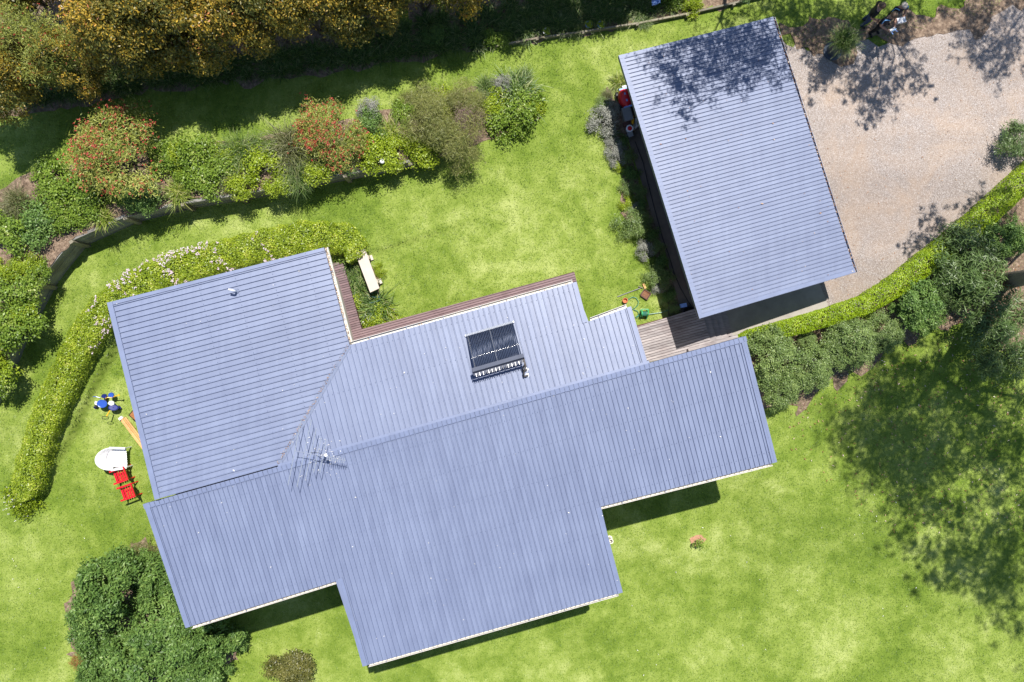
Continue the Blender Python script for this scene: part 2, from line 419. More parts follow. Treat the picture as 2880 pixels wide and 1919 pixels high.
# low wall inside the flowering hedge: the ground inside lies lower
LW = [(985, 728, .1), (930, 745, .35), (700, 800, .45), (450, 872, .45), (330, 925, .48), (263, 1042, .48), (214, 1150, .45), (165, 1252, .38), (112, 1370, .22), (85, 1430, .0)]
LWp = [on(a, b_, B) for a, b_, _ in LW]

def seg_field(X, Y, pts, vals):
    """signed distance to a polyline (positive right of travel) and values interpolated along it"""
    X = np.asarray(X, float); Y = np.asarray(Y, float)
    best = np.full(X.shape, 1e9); sd = np.zeros(X.shape); vo = [np.zeros(X.shape) for _ in vals]
    for i in range(len(pts) - 1):
        ax_, ay_ = pts[i].x, pts[i].y; dx, dy = pts[i + 1].x - ax_, pts[i + 1].y - ay_
        L2 = dx * dx + dy * dy
        t = np.clip(((X - ax_) * dx + (Y - ay_) * dy) / L2, 0, 1)
        ex, ey = X - (ax_ + t * dx), Y - (ay_ + t * dy)
        d = np.hypot(ex, ey)
        sgn = np.where(dx * (Y - ay_) - dy * (X - ax_) < 0, 1.0, -1.0)
        m = d < best
        best = np.where(m, d, best); sd = np.where(m, d * sgn, sd)
        for k, v in enumerate(vals): vo[k] = np.where(m, v[i] * (1 - t) + v[i + 1] * t, vo[k])
    return sd, vo

def T(X, Y):
    z = B(X, Y)
    sd, (h, w) = seg_field(X, Y, UWp, [[u[2] for u in UW], [u[3] for u in UW]])
    f = np.clip((sd - .13) / w, 0, 1); z = z + h * f * f * (3 - 2 * f)
    sd, (h,) = seg_field(X, Y, LWp, [[u[2] for u in LW]])
    inner = np.clip((-sd - .13) / .06, 0, 1) * np.clip(1 - (-sd - 2.0) / 3.0, 0, 1)
    return z - h * inner
def THI(X, Y):                # level of the raised bed, carried right up to the wall
    z = B(X, Y)
    sd, (h, w) = seg_field(X, Y, UWp, [[u[2] for u in UW], [u[3] for u in UW]])
    f = np.where(w < .1, 1.0, np.clip((sd - .13) / w, 0, 1))
    return z + h * f * f * (3 - 2 * f)
def gp(px, py): return on(px, py, T)
def gz(x, y): return float(T(np.array(x), np.array(y)))

# one ground sheet, fine under the picture, coarse to the far distance
def axis_pts(a, b, step, far):
    mid = np.arange(a, b + 1e-6, step); out = []
    s = step; x = b
    while x < far: s *= 1.35; x += s; out.append(x)
    out = np.array(out)
    return np.concatenate([(a - (out - b))[::-1], mid, out])
gx = axis_pts(-20, 20, .125, 450); gy = axis_pts(-14, 14, .125, 450)
GX, GY = np.meshgrid(gx, gy)
rngT = np.random.default_rng(5)
GZ = T(GX, GY) + rngT.normal(size=GX.shape) * .004
ny, nx = GX.shape
idx = np.arange(nx * ny).reshape(ny, nx)
quads = np.stack([idx[:-1, :-1], idx[:-1, 1:], idx[1:, 1:], idx[1:, :-1]], -1).reshape(-1, 4)
me = np_mesh('lawn_ground', np.stack([GX, GY, GZ], -1).reshape(-1, 3), quads)
me.polygons.foreach_set('use_smooth', [True] * len(me.polygons))
ground = tag(link('ground', me, 'lawn'), 'mown mottled green lawn sloping down around the house', kind='structure')

def smooth_noise(n, rng, amp, k=6):
    a = rng.normal(size=n + 2 * k); ker = np.hanning(2 * k + 1); ker /= ker.sum()
    return np.convolve(a, ker, 'same')[k:-k] * amp * 3

def draped(name, pix, mat, lift, f=T, step=.35, seed=1, jag=.05, kind='structure', label=None, world_pts=None):
    rng = np.random.default_rng(seed)
    pts = world_pts if world_pts is not None else [on(x, y, f).xy for x, y in pix]
    out = []
    for i in range(len(pts)):
        a = Vector(pts[i]); b_ = Vector(pts[(i + 1) % len(pts)]); n = max(1, int((b_ - a).length / .18))
        for k in range(n): out.append(a.lerp(b_, k / n))
    P = np.array([tuple(p) for p in out]) + np.stack([smooth_noise(len(out), rng, jag, 2), smooth_noise(len(out), rng, jag, 2)], -1)
    nb = len(P)
    x0, y0 = P.min(0); x1, y1 = P.max(0)
    gxx, gyy = np.meshgrid(np.arange(x0, x1, step), np.arange(y0, y1, step)); q = np.stack([gxx.ravel(), gyy.ravel()], -1)
    ins = np.zeros(len(q), bool); j = nb - 1
    for i in range(nb):
        xi, yi = P[i]; xj, yj = P[j]
        c = ((yi > q[:, 1]) != (yj > q[:, 1])) & (q[:, 0] < (xj - xi) * (q[:, 1] - yi) / (yj - yi + 1e-12) + xi)
        ins ^= c; j = i
    q = q[ins]
    allp = np.concatenate([P, q])
    v2, _, tri, *_ = delaunay_2d_cdt([Vector(p) for p in allp], [], [list(range(nb))], 1, 1e-5)
    V = np.array([(v.x, v.y) for v in v2]); Z = f(V[:, 0], V[:, 1]) + lift
    me = np_mesh(name, np.column_stack([V, Z]), np.array(tri))
    me.polygons.foreach_set('use_smooth', [True] * len(me.polygons))
    o = link(name, me, mat)
    tag(o, label, kind=kind)
    return o, P

def inside(P, X, Y):
    X = np.asarray(X); Y = np.asarray(Y); ins = np.zeros(X.shape, bool); j = len(P) - 1
    for i in range(len(P)):
        xi, yi = P[i]; xj, yj = P[j]
        ins ^= ((yi > Y) != (yj > Y)) & (X < (xj - xi) * (Y - yi) / (yj - yi + 1e-12) + xi); j = i
    return ins

# ------------------------------------------------------------------ setting: drive, slab, path, beds
drive, driveP = draped('gravel_drive', [(2225, 110), (2330, 170), (2420, 125), (2560, 100), (2640, 62), (2760, 45), (2900, -20), (3400, -60), (3400, 250), (2960, 470), (2800, 570),
      (2640, 700), (2540, 800), (2440, 868), (2330, 905), (2300, 860), (2270, 780), (2150, 420), (2080, 200)], 'gravel', .02, seed=3, jag=.10, label='pale pinkish crushed gravel drive beside the garage')
draped('garden_bed', [(0, 327), (286, 278), (449, 261), (694, 237), (960, 200), (1123, 182), (1278, 160), (1368, 141), (1450, 120), (1654, 92), (1990, 32), (2180, -20), (2180, -500), (-500, -500), (-500, 400)],
       'soil', .015, seed=4, step=.6, label='shaded soil bed under the tall bronze hedge')
off = []
for i, p in enumerate(UWp):
    a = UWp[max(i - 1, 0)]; b_ = UWp[min(i + 1, len(UWp) - 1)]; d = (b_ - a).xy.normalized()
    off.append(p.xy + Vector((d.y, -d.x)) * .07)
up = [(-300, 800), (-150, 640), (-20, 550), (61, 500), (228, 452), (432, 432), (522, 412), (735, 388), (837, 362), (1000, 335), (1123, 300), (1327, 248), (1430, 222), (1511, 265), (1519, 327)]
rb = [on(x, y, THI).xy for x, y in up] + off[:-1]
rbed, rbedP = draped('garden_bed', None, 'soil', .02, THI, seed=5, jag=.02, world_pts=rb, label='raised planting bed held by the timber retaining wall')
draped('garden_bed', [(1715, 250), (1692, 300), (1688, 350), (1718, 420), (1738, 470), (1748, 540), (1755, 600), (1790, 680), (1812, 740), (1850, 790), (1868, 830), (1878, 893), (1918, 888), (1890, 790), (1870, 712), (1834, 610), (1803, 508), (1773, 418), (1755, 330)],
       'soil', .02, seed=6, jag=.04, label='narrow soil bed between lawn and garage path')
draped('garden_bed', [(2075, 950), (2330, 885), (2440, 850), (2540, 775), (2700, 650), (2900, 480), (3300, 380), (3300, 980), (2900, 985), (2800, 960), (2740, 905), (2670, 890), (2600, 915), (2540, 955), (2500, 985), (2400, 1050), (2300, 1105), (2200, 1165), (2150, 1120), (2110, 1000)],
       'soil', .02, seed=7, jag=.15, label='leaf littered soil bed behind the clipped drive hedge')
draped('garden_bed', [(430, 1515), (330, 1560), (205, 1650), (190, 1720), (210, 1800), (220, 1919), (230, 2050), (600, 2050), (620, 1900), (680, 1800), (690, 1775), (560, 1770), (480, 1700), (440, 1580)],
       'soil', .02, seed=8, jag=.08, label='soil bed under the big green shrub')
draped('garden_bed', [(925, 690), (990, 690), (1030, 705), (1072, 830), (1122, 898), (1020, 928), (970, 760), (940, 745)], 'soil', .02, seed=9, jag=.03, label='small planting bed beside the deck corner')
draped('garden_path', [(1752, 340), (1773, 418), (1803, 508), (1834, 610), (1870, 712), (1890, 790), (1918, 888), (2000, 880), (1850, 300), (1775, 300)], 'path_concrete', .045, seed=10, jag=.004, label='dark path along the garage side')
bare, bareP = draped('bare_ground', [(2195, 70), (2300, 50), (2420, 70), (2520, 30), (2640, 40), (2760, -10), (2900, -60), (2900, 0), (2780, 75), (2660, 90), (2620, 105), (2570, 112), (2500, 135), (2450, 130), (2390, 160), (2350, 178), (2310, 160), (2270, 165), (2235, 130)], 'soil', .035, seed=13, jag=.07, label='bare trodden soil with thin grass between drive and top lawn')
m_ring, _ = draped('mulch_ring', [(1960 + 21 * math.cos(a), 1516 + 19 * math.sin(a)) for a in np.linspace(0, 6.28, 12)[:-1]], 'red_soil', .025, seed=11, jag=.03, kind='structure', label='round brown mulch ring on the front lawn')

SLZ = 1.40
slab_px = [(1835, 335), (2125, 255), (2306, 801), (2332, 868), (2062, 948), (2045, 915)]
mb = MB(); mb.prism([W(x, y, SLZ).xy[:] for x, y in reversed(slab_px)], SLZ - .5, SLZ)
tag(mb.build('concrete_slab', 'concrete'), 'grey concrete garage slab showing beside the drive hedge', kind='structure')

# ------------------------------------------------------------------ house
u2 = Vector((math.cos(UA), math.sin(UA))); s2 = Vector((u2.y, -u2.x))      # along the ridge (east), down-slope south
ZR = 5.35
R0 = W(406, 1417, ZR).xy; R1 = W(2094.5, 946, ZR).xy
ud = (R1 - R0).normalized(); sd_ = Vector((ud.y, -ud.x))
J = W(783, 1309, ZR).xy
class Plane:
    def __init__(s, p0, z0, d, k): s.gx, s.gy = -d.x * k, -d.y * k; s.z0 = z0 + k * (p0.x * d.x + p0.y * d.y)
    def z(s, p): return s.z0 + s.gx * p[0] + s.gy * p[1]
    def at(s, px, py):
        a, b_ = (px - 1440) / K, (959.5 - py) / K; k = s.gx * a + s.gy * b_
        z = (s.z0 + H * k) / (1 + k); return Vector((a * (H - z), b_ * (H - z)))
SP = Plane(R0, ZR, sd_, .09); NP = Plane(R0, ZR, -sd_, .04); LP = Plane(J, ZR, ud, .04)

def ray_hit(p, d, poly):
    """nearest forward hit of a 2-D ray with an open polyline"""
    best = None
    for a, b_ in zip(poly[:-1], poly[1:]):
        e = b_ - a; den = d.x * e.y - d.y * e.x
        if abs(den) < 1e-9: continue
        w = a - p
        t = (w.x * e.y - w.y * e.x) / den; q = (w.x * d.y - w.y * d.x) / den
        if t > 1e-4 and -1e-6 <= q <= 1 + 1e-6 and (best is None or t < best): best = t
    return best

def sheets(parent, plane, A, Bp, dirs, ends, spacing, rib_h=.045, rib_w=.036, name='roof_sheet', lift=.03):
    """ribbed pans laid side by side along A->Bp; dirs: [(t, direction)], ends: polyline where the pans stop"""
    L = (Bp - A).length; n = max(1, round(L / spacing)); w = L / n
    prof = [(0, 0), (w - rib_w, 0), (w - rib_w * .80, rib_h), (w - rib_w * .28, rib_h), (w, 0)]
    ts = [t for t, _ in dirs]
    def dirat(t):
        if t <= ts[0]: return dirs[0][1].normalized()
        for (t0, d0), (t1, d1) in zip(dirs[:-1], dirs[1:]):
            if t <= t1: return d0.lerp(d1, (t - t0) / (t1 - t0)).normalized()
        return dirs[-1][1].normalized()
    for i in range(n):
        vv = []; ok = True
        for u, h in prof:
            t = min(max((i * w + u) / L, 1e-4), 1 - 1e-4); p = A.lerp(Bp, t); d = dirat(t)
            hit = ray_hit(p, d, ends)
            if hit is None: ok = False; break
            q = p + d * hit
            vv += [(p.x, p.y, plane.z(p) + lift + h), (q.x, q.y, plane.z(q) + lift + h)]
        if not ok: continue
        mb = MB(); k = len(prof)
        mb.poly(vv, [(2 * j, 2 * j + 1, 2 * j + 3, 2 * j + 2) for j in range(k - 1)])
        mb.build(name, 'roof_steel', parent)

def strip(plane, a, b_, w, h, side):
    """a folded metal cap along a->b_, w wide to one side, h tall above the plane"""
    d = (b_ - a).normalized(); nrm = Vector((d.y, -d.x)) * side
    q = [a, b_, b_ + nrm * w, a + nrm * w]
    mb = MB(); zs = [plane.z(p) for p in q]
    mb.prism([p[:] for p in (q if side < 0 else q[::-1])], [z - .10 for z in (zs if side < 0 else zs[::-1])], [z + h for z in (zs if side < 0 else zs[::-1])])
    return mb

def gutter(plane, a, b_, wd, side, drop=.05, depth=.10):
    """open U channel hung along an eave"""
    d = (b_ - a).normalized(); n = Vector((d.y, -d.x)) * side
    za, zb = plane.z(a) - drop, plane.z(b_) - drop
    prof = [(.0, 0), (.0, -depth), (wd, -depth), (wd, .012), (wd + .012, .012), (wd + .012, -depth - .01), (-.012, -depth - .01), (-.012, 0)]
    mb = MB(); vv = []
    for x, y in prof: vv.append((a.x + n.x * x, a.y + n.y * x, za + y))
    for x, y in prof: vv.append((b_.x + n.x * x, b_.y + n.y * x, zb + y))
    k = len(prof)
    mb.poly(vv, [(j, (j + 1) % k, k + (j + 1) % k, k + j) for j in range(k)])
    return mb

def litter_line(a, b_, za, zb, wd, n, rng, side, mat='litter', size=.05):
    d = (b_ - a).normalized(); nn = Vector((d.y, -d.x)) * side
    t = rng.random(n); o = rng.random(n) * wd
    P = np.stack([a.x + (b_.x - a.x) * t + nn.x * o, a.y + (b_.y - a.y) * t + nn.y * o, za + (zb - za) * t + rng.random(n) * .03], -1)
    N = unit(rng.normal(size=(n, 3)) * .5 + np.array([0, 0, 1]))
    return leaf_mesh('leaf_litter', P, N, size, size * .4, rng.random(n), rng)

house_o = W(1300, 1250, 0.0); house_o.z = .6
house = empty('house', house_o, 'low rambling house with blue grey ribbed steel roofs in three joined planes', 'house')

def roof_part(plane, poly):
    mb = MB(); n = len(poly)
    mb.prism([p[:] for p in poly], [plane.z(p) - .14 for p in poly], [plane.z(p) + .012 for p in poly])
    return mb.build('roof', 'flashing', house)

# south plane
s = SP.at
sNW, sNE, sSW, sA1, sA2, sB2, sC1, sC2 = s(406, 1417), s(2094.5, 946), s(524, 1765), s(952, 1632), s(1021, 1873), s(1751, 1665), s(1688, 1425), s(2184, 1299)
roofS = roof_part(SP, [sNW, sSW, sA1, sA2, sB2, sC1, sC2, sNE])
dL, dM1, dM2, dR = sSW - sNW, sA2 - sA1, sB2 - sC1, sC2 - sNE
inL = .10
sheets(roofS, SP, sNW.lerp(sNE, .003), sNW.lerp(sNE, .997), [(0, dL), (.26, dM1), (.66, dM2), (1, dR)],
       [sNW, sSW, sA1, sA2, sB2, sC1, sC2, sNE], .1425)
# north plane
s = NP.at
nJ, nIn, nE1, nE2, nN1, nN2, nR = s(783, 1309), s(983, 971), s(1621, 793), s(1651, 906), s(1654, 899), s(1774, 862), s(1820, 1019)
roofN = roof_part(NP, [nJ, nR, nN2, nE2, nE1, nIn])
sheets(roofN, NP, nJ, nR, [(0, -(s(985, 971 + 0) - s(905, 700)) if False else s(900, 1000) - s(978, 1300)), (.8, nE1 - nE2), (1, nN2 - nR)], [nJ, nIn, nE1, nE2, nN2, nR], .1615)
# west wing plane, falling east to the deck
s = LP.at
lNW, lNE, lIn, lJ, lSW = s(304, 852), s(912, 697), s(983, 971), s(783, 1309), s(438, 1405)
roofL = roof_part(LP, [lNW, lSW, lJ, lIn, lNE])
sheets(roofL, LP, lNW, lSW, [(0, lNE - lNW), (1, lJ - lSW)], [lNE, lIn, lJ + (lJ - lIn) * .01], .1585)

# caps and flashings
capw = .155
strip(SP, sNW - ud * .02, sNE + ud * .02, capw, .075, 1).build('ridge_cap', 'flashing', roofS)
strip(NP, R0 + ud * ((lJ - R0).dot(ud)), R0 + ud * ((nR - R0).dot(ud) + .05), .07, .072, -1).build('ridge_cap', 'flashing', roofN)
def cap(part, plane, a, b_, w, side, h=.07): strip(plane, a, b_, w, h, side).build('barge_cap', 'flashing', part)
cap(roofS, SP, sNW, sSW, .15, -1); cap(roofS, SP, sA1 - (sA2 - sA1) * .02, sA2, .15, -1)
cap(roofS, SP, sC1, sB2, .15, 1); cap(roofS, SP, sNE, sC2, .15, 1)
cap(roofL, LP, lNW, lSW, .15, -1, .085); cap(roofL, LP, lNW, lNE, .10, 1, .06)
cap(roofN, NP, nE1, nE2, .14, 1); cap(roofN, NP, nN2, nR, .14, 1)
strip(LP, lSW, lJ, .09, .06, -1).build('wall_flashing', 'flashing', roofL)
# valley gutter
vz = lambda p: min(NP.z(p), LP.z(p))
d = (lIn - lJ).normalized(); nn = Vector((d.y, -d.x))
mb = MB(); a, b_ = lJ, lIn
mb.poly([(p.x + nn.x * o, p.y + nn.y * o, vz(p) + z) for p in (a, b_) for o, z in ((-.07, .05), (0, .034), (.07, .05))], [(0, 1, 4, 3), (1, 2, 5, 4)])
vg = mb.build('valley_gutter', 'gutter_grey', roofN)
lm = litter_line(lJ, lIn, vz(lJ) - house_o.z + .045, vz(lIn) - house_o.z + .045, .07, 130, np.random.default_rng(8), -1, size=.05)
lo = link('leaf_litter', lm, 'litter', vg, (-house_o.x, -house_o.y, 0)); lo['kind'] = 'stuff'
# step wall where the west wing stands over the ridge
# eave gutters
rg = np.random.default_rng(31)
for part, pl, a, b_, side, mat in ((roofS, SP, sSW + ud * .12, sA1 - ud * .05, 1, 'gutter_cream'), (roofS, SP, sA2 + ud * .14, sB2 - ud * .14, 1, 'gutter_cream'), (roofS, SP, sC1 + ud * .02, sC2 - ud * .12, 1, 'gutter_cream'),
                                (roofN, NP, nIn + ud * .05, nE1 - ud * .1, -1, 'gutter_cream'), (roofN, NP, nE2 + ud * .12, nN2 - ud * .1, -1, 'gutter_cream'), (roofL, LP, lNE, lIn + (lIn - lNE).normalized() * -.08, -1, 'gutter_cream')):
    g = gutter(pl, a, b_, .085, side).build('gutter', mat, part)
    za, zb = pl.z(a) - .05, pl.z(b_) - .05
    dense = 55 if part is roofL else (26 if part is roofS else 4)
    lm = litter_line(a, b_, za - house_o.z - .06 + (.035 if part is roofL else 0), zb - house_o.z - .06 + (.035 if part is roofL else 0), .06 if part is not roofS else .03, int((b_ - a).length * dense), rg, side, size=.055)
    lo = link('leaf_litter', lm, 'litter', g, (-house_o.x, -house_o.y, 0)); lo['kind'] = 'stuff'
    # gutter brackets
    L = (b_ - a).length; k = max(2, int(L / 1.1)); d = (b_ - a).normalized(); n_ = Vector((d.y, -d.x)) * side
    for i in range(k):
        p = a.lerp(b_, (i + .5) / k); z = pl.z(p) - .04
        MB().beam((p.x, p.y, z), (p.x + n_.x * .09, p.y + n_.y * .09, z), .016, .006).build('gutter_bracket', 'gutter_grey', g)

# walls below the eaves, with openings
def inset(p, d1, d2): return p + d1 * .55 + d2 * .55
e, n_ = ud, -sd_
ring = [(lNW, e, -n_, LP), (lNE, -e, -n_, LP), (lIn, -e * 1.0, sd_, NP), (nE1, -e, sd_, NP), (nE2, -e, sd_, NP), (nN2, -e, sd_, NP), (nR, -e, sd_ * .3, NP), (sNE, -e, sd_, SP), (sC2, -e, -sd_, SP), (sC1, -e, -sd_, SP), (sB2, -e, -sd_, SP), (sA2, e, -sd_, SP), (sA1, e, -sd_, SP), (sSW, e, -sd_, SP), (sNW, e, sd_, SP), (lSW, e, sd_ * .5, SP)]
pts = [(inset(p, a, b_), pl) for p, a, b_, pl in ring]
walls = []
for (a, pa), (b_, pb) in zip(pts, pts[1:] + pts[:1]):
    if (b_ - a).length < .4: continue
    d = (b_ - a).normalized(); t = Vector((d.y, -d.x)) * -.12
    za, zb = min(SP.z(a), NP.z(a), LP.z(a)) - .2, min(SP.z(b_), NP.z(b_), LP.z(b_)) - .2
    mb = MB(); mb.prism([a[:], b_[:], (b_ + t)[:], (a + t)[:]], -.2, [za, zb, zb, za])
    w = mb.build('wall', 'wall_render', house); L = (b_ - a).length
    if L > 2.2:
        k = int(L / 2.6) or 1
        for i in range(k):
            c = a.lerp(b_, (i + .5) / k); ang = math.atan2(d.y, d.x); o = Vector((d.y, -d.x))
            fl = MB().box((c.x + o.x * .02, c.y + o.y * .02, 3.0), (1.5, .07, 1.5), ang).build('window', 'frame_white', w)
            MB().box((c.x + o.x * .05, c.y + o.y * .05, 3.0), (1.36, .03, 1.36), ang).build('pane', 'glass_dark', fl)

# ------------------------------------------------------------------ decks
def deck(name, label, poly_px, z, mat, width=.082, along=None, gap=.014, org=None):
    """boards laid along `along`, cut to a convex-ish polygon (photo pixels at deck height)"""
    poly = [W(x, y, z).xy for x, y in poly_px]; along = (along or ud).normalized(); ac = Vector((-along.y, along.x))
    c = sum(poly, Vector((0, 0))) / len(poly)
    root = empty(name, (c.x, c.y, z - .16), label, 'deck')
    vs_ = [p.dot(ac) for p in poly]; lo, hi = min(vs_), max(vs_)
    n = int((hi - lo) / width)
    rng = random.Random(len(label))
    for i in range(n):
        ends = []
        for v in (lo + i * width + gap / 2, lo + (i + 1) * width - gap / 2):
            xs = []
            for a, b_ in zip(poly, poly[1:] + poly[:1]):
                va, vb = a.dot(ac), b_.dot(ac)
                if (va - v) * (vb - v) < 0: q = a.lerp(b_, (v - va) / (vb - va)); xs.append(q.dot(along))
            ends.append((v, sorted(xs)))
        m = min(len(ends[0][1]), len(ends[1][1])) // 2
        for k in range(m):
            p4 = [along * ends[0][1][2 * k] + ac * ends[0][0], along * ends[0][1][2 * k + 1] + ac * ends[0][0], along * ends[1][1][2 * k + 1] + ac * ends[1][0], along * ends[1][1][2 * k] + ac * ends[1][0]]
            dz = rng.uniform(-.002, .002)
            MB().prism([p[:] for p in p4], z - .03 + dz, z + dz).build('board', mat, root)
    mb = MB(); mb.prism([p[:] for p in (poly if area(poly) > 0 else poly[::-1])], z - .30, z - .045); mb.build('bearer', 'rust_dark', root)
    return root
def area(P): return sum(a.x * b_.y - b_.x * a.y for a, b_ in zip(P, P[1:] + P[:1])) / 2
DZ = 1.76
deck('timber_deck', 'reddish brown timber deck wrapping the courtyard corner under the eaves', [(905, 742), (964, 738), (1018, 930), (1125, 900), (1615, 764), (1648, 893), (1560, 925), (950, 1090), (860, 900)], DZ, 'deck_wood', .078)
deck('timber_deck', 'weathered grey timber deck between the house and the garage', [(1770, 922), (1930, 878), (1970, 862), (2004, 975), (1985, 990), (1840, 1032), (1800, 1030)], DZ, 'deck_weathered', .088)
# steps from that deck down to the slab
st = empty('deck_steps', W(2012, 920, SLZ), 'short run of weathered timber steps from deck to garage slab', 'steps')
for i in range(4):
    z = DZ - .07 - i * .085
    c = W(1985 + 15.5 * i + 8, 912 - 3 * i, z)
    MB().box((c.x + s2.x * .02, c.y + s2.y * .02, z - .03), (.24, 1.28, .06), UA).build('tread', 'deck_weathered', st)
a, b_ = W(1935, 985, DZ + .12), W(2074, 946, DZ + .12)
mb = MB(); mb.beam(a, b_, .09, .14)
for t in (.08, .5, .92):
    p = a.lerp(b_, t); mb.beam((p.x, p.y, 1.2), (p.x, p.y, p.z - .07), .09, .09, (0, 1, 0))
tag(mb.build('kerb_rail', 'deck_weathered', org=a), 'grey weathered timber rail along the deck steps', 'rail')

# ------------------------------------------------------------------ garage
gSW, gSE, gNE = W(1966, 897, 4.05), W(2405, 767, 3.30), W(2173, 49, 3.30)
nrm = (gSE - gSW).cross(gNE - gSE)
class P3(Plane):
    def __init__(s, p, n): s.gx, s.gy = -n.x / n.z, -n.y / n.z; s.z0 = p.z - s.gx * p.x - s.gy * p.y
GP = P3(gSE, nrm)
aNW, aNE, aSE, aSW = GP.at(1739, 158), GP.at(2173, 49), GP.at(2405, 767), GP.at(1966, 897)
garage = empty('garage', (*((aNW + aSE) / 2), SLZ), 'long garage with blue grey ribbed skillion roof beside the gravel drive', 'garage')
mb = MB(); q = [aNW, aSW, aSE, aNE]
mb.prism([p[:] for p in q], [GP.z(p) - .16 for p in q], [GP.z(p) + .012 for p in q])
groof = mb.build('roof', 'flashing', garage)
sheets(groof, GP, aNW, aSW, [(0, aNE - aNW), (1, aSE - aSW)], [aNE, aSE], .1235, .042, .030)
def gcap(a, b_, w, side, h=.06): strip(GP, a, b_, w, h, side).build('barge_cap', 'flashing', groof)
gcap(aNW, aSW, .15, -1, .065); gcap(aNW, aNE, .13, 1); gcap(aSW, aSE, .13, -1)
g = gutter(GP, aNE, aSE, .08, -1, .04).build('gutter', 'gutter_grey', groof)
lm = litter_line(aNE, aSE, GP.z(aNE) - SLZ - .06, GP.z(aSE) - SLZ - .06, .10, 420, rg, -1, size=.065)
lo = link('leaf_litter', lm, 'litter', g, (-garage.location.x, -garage.location.y, 0)); lo['kind'] = 'stuff'
ge = (aNE - aNW).normalized(); gs = (aSW - aNW).normalized()
gw = [aNW + ge * .45 + gs * .45, aSW + ge * .45 - gs * .9, aSE - ge * .6 - gs * .9, aNE - ge * .6 + gs * .45]
for i, (a, b_) in enumerate(zip(gw[:3] + gw[3:], gw[1:] + gw[:1])):
    d = (b_ - a).normalized(); t = Vector((-d.y, d.x)) * .1
    if i == 2:       # open bays on the drive side: posts and roller doors
        for k in range(4):
            p = a.lerp(b_, k / 3); MB().box((p.x, p.y, (SLZ - .2 + GP.z(p) - .2) / 2), (.12, .12, GP.z(p) - SLZ), UA).build('post', 'gutter_grey', garage)
        for k in range(3):
            p = a.lerp(b_, (k + .08) / 3) + t * 2; q = a.lerp(b_, (k + .92) / 3) + t * 2
            for r_ in range(5):
                MB().beam((p.x, p.y, SLZ + .22 + r_ * .32), (q.x, q.y, SLZ + .22 + r_ * .32), .05, .31).build('door_slat', 'gutter_grey', garage)
        continue
    MB().prism([a[:], b_[:], (b_ + t)[:], (a + t)[:]] if True else [], 1.1, [GP.z(a) - .17, GP.z(b_) - .17, GP.z(b_) - .17, GP.z(a) - .17]).build('wall', 'shed_wall', garage)

# screw rows: small raised heads along the purlin lines of each roof
def screws(part, plane, A, Bp, along, far, n_rows, spacing, org):
    L = (Bp - A).length; n = max(1, round(L / spacing)); V = []; F = []
    for r_ in range(n_rows):
        o = along * (far * (r_ + .5) / n_rows)
        for i in range(n):
            p = A.lerp(Bp, (i + .86) / n) + o
            if not any(inside(np.array([q[:] for q in poly]), p.x, p.y) for poly in (ROOFPOLY[part],)): continue
            z = plane.z(p) + .03 + .046; b0 = len(V)
            V += [(p.x + dx - org.x, p.y + dy - org.y, z - org.z + dz) for dx, dy, dz in ((-.008, -.008, 0), (.008, -.008, 0), (.008, .008, 0), (-.008, .008, 0), (0, 0, .007))]
            F += [(b0, b0 + 1, b0 + 4), (b0 + 1, b0 + 2, b0 + 4), (b0 + 2, b0 + 3, b0 + 4), (b0 + 3, b0, b0 + 4)]
    me = bpy.data.meshes.new('screws'); me.from_pydata(V, [], F)
    o = link('screws', me, 'flashing', part); o['kind'] = 'stuff'
ROOFPOLY = {roofS: [sNW, sSW, sA1, sA2, sB2, sC1, sC2, sNE], roofN: [nJ, nR, nN2, nE2, nE1, nIn], roofL: [lNW, lSW, lJ, lIn, lNE], groof: [aNW, aSW, aSE, aNE]}
screws(roofS, SP, sNW, sNE, sd_, 6.0, 6, .1425, house_o); screws(roofN, NP, nJ, nR, -sd_, 4.2, 4, .1615, house_o)
screws(roofL, LP, lNW, lSW, ud, 7.5, 7, .1585, house_o); screws(groof, GP, aNW, aSW, ge, 5.0, 5, .1235, Vector(garage.location))

# roof litter and droppings
def scatter_on(plane, poly, n, seed, mat, size, name, label, lift=.075, z_off=None):
    rng = np.random.default_rng(seed); P = np.array([p[:] for p in poly]); lo_, hi_ = P.min(0), P.max(0)
    q = rng.uniform(lo_, hi_, (n * 3, 2)); q = q[inside(P, q[:, 0], q[:, 1])][:n]
    Z = plane.z0 + plane.gx * q[:, 0] + plane.gy * q[:, 1] + lift
    N = unit(rng.normal(size=(len(q), 3)) * .15 + np.array([0, 0, 1]))
    sz = size * rng.choice([.3, .4, .55, .8], len(q), p=[.5, .3, .15, .05])
    me = leaf_mesh(name, np.column_stack([q, Z]), N, sz, sz * .45, rng.random(len(q)), rng)
    return tag(link(name, me, mat), label, kind='stuff')
scatter_on(GP, [aNW, aSW, aSE, aNE], 55, 41, 'litter', .13, 'roof_debris', 'pale fallen leaves scattered on the garage roof')
scatter_on(SP, [sNW, sSW, sA1, sA2, sB2, sC1, sC2, sNE], 60, 42, 'specks', .10, 'roof_debris', 'white bird droppings specking the south roof')
scatter_on(NP, [nJ, nR, nN2, nE2, nE1, nIn], 34, 43, 'specks', .10, 'roof_debris', 'white bird droppings specking the north roof')
scatter_on(LP, [lNW, lSW, lJ, lIn, lNE], 30, 44, 'specks', .09, 'roof_debris', 'white bird droppings specking the west roof')

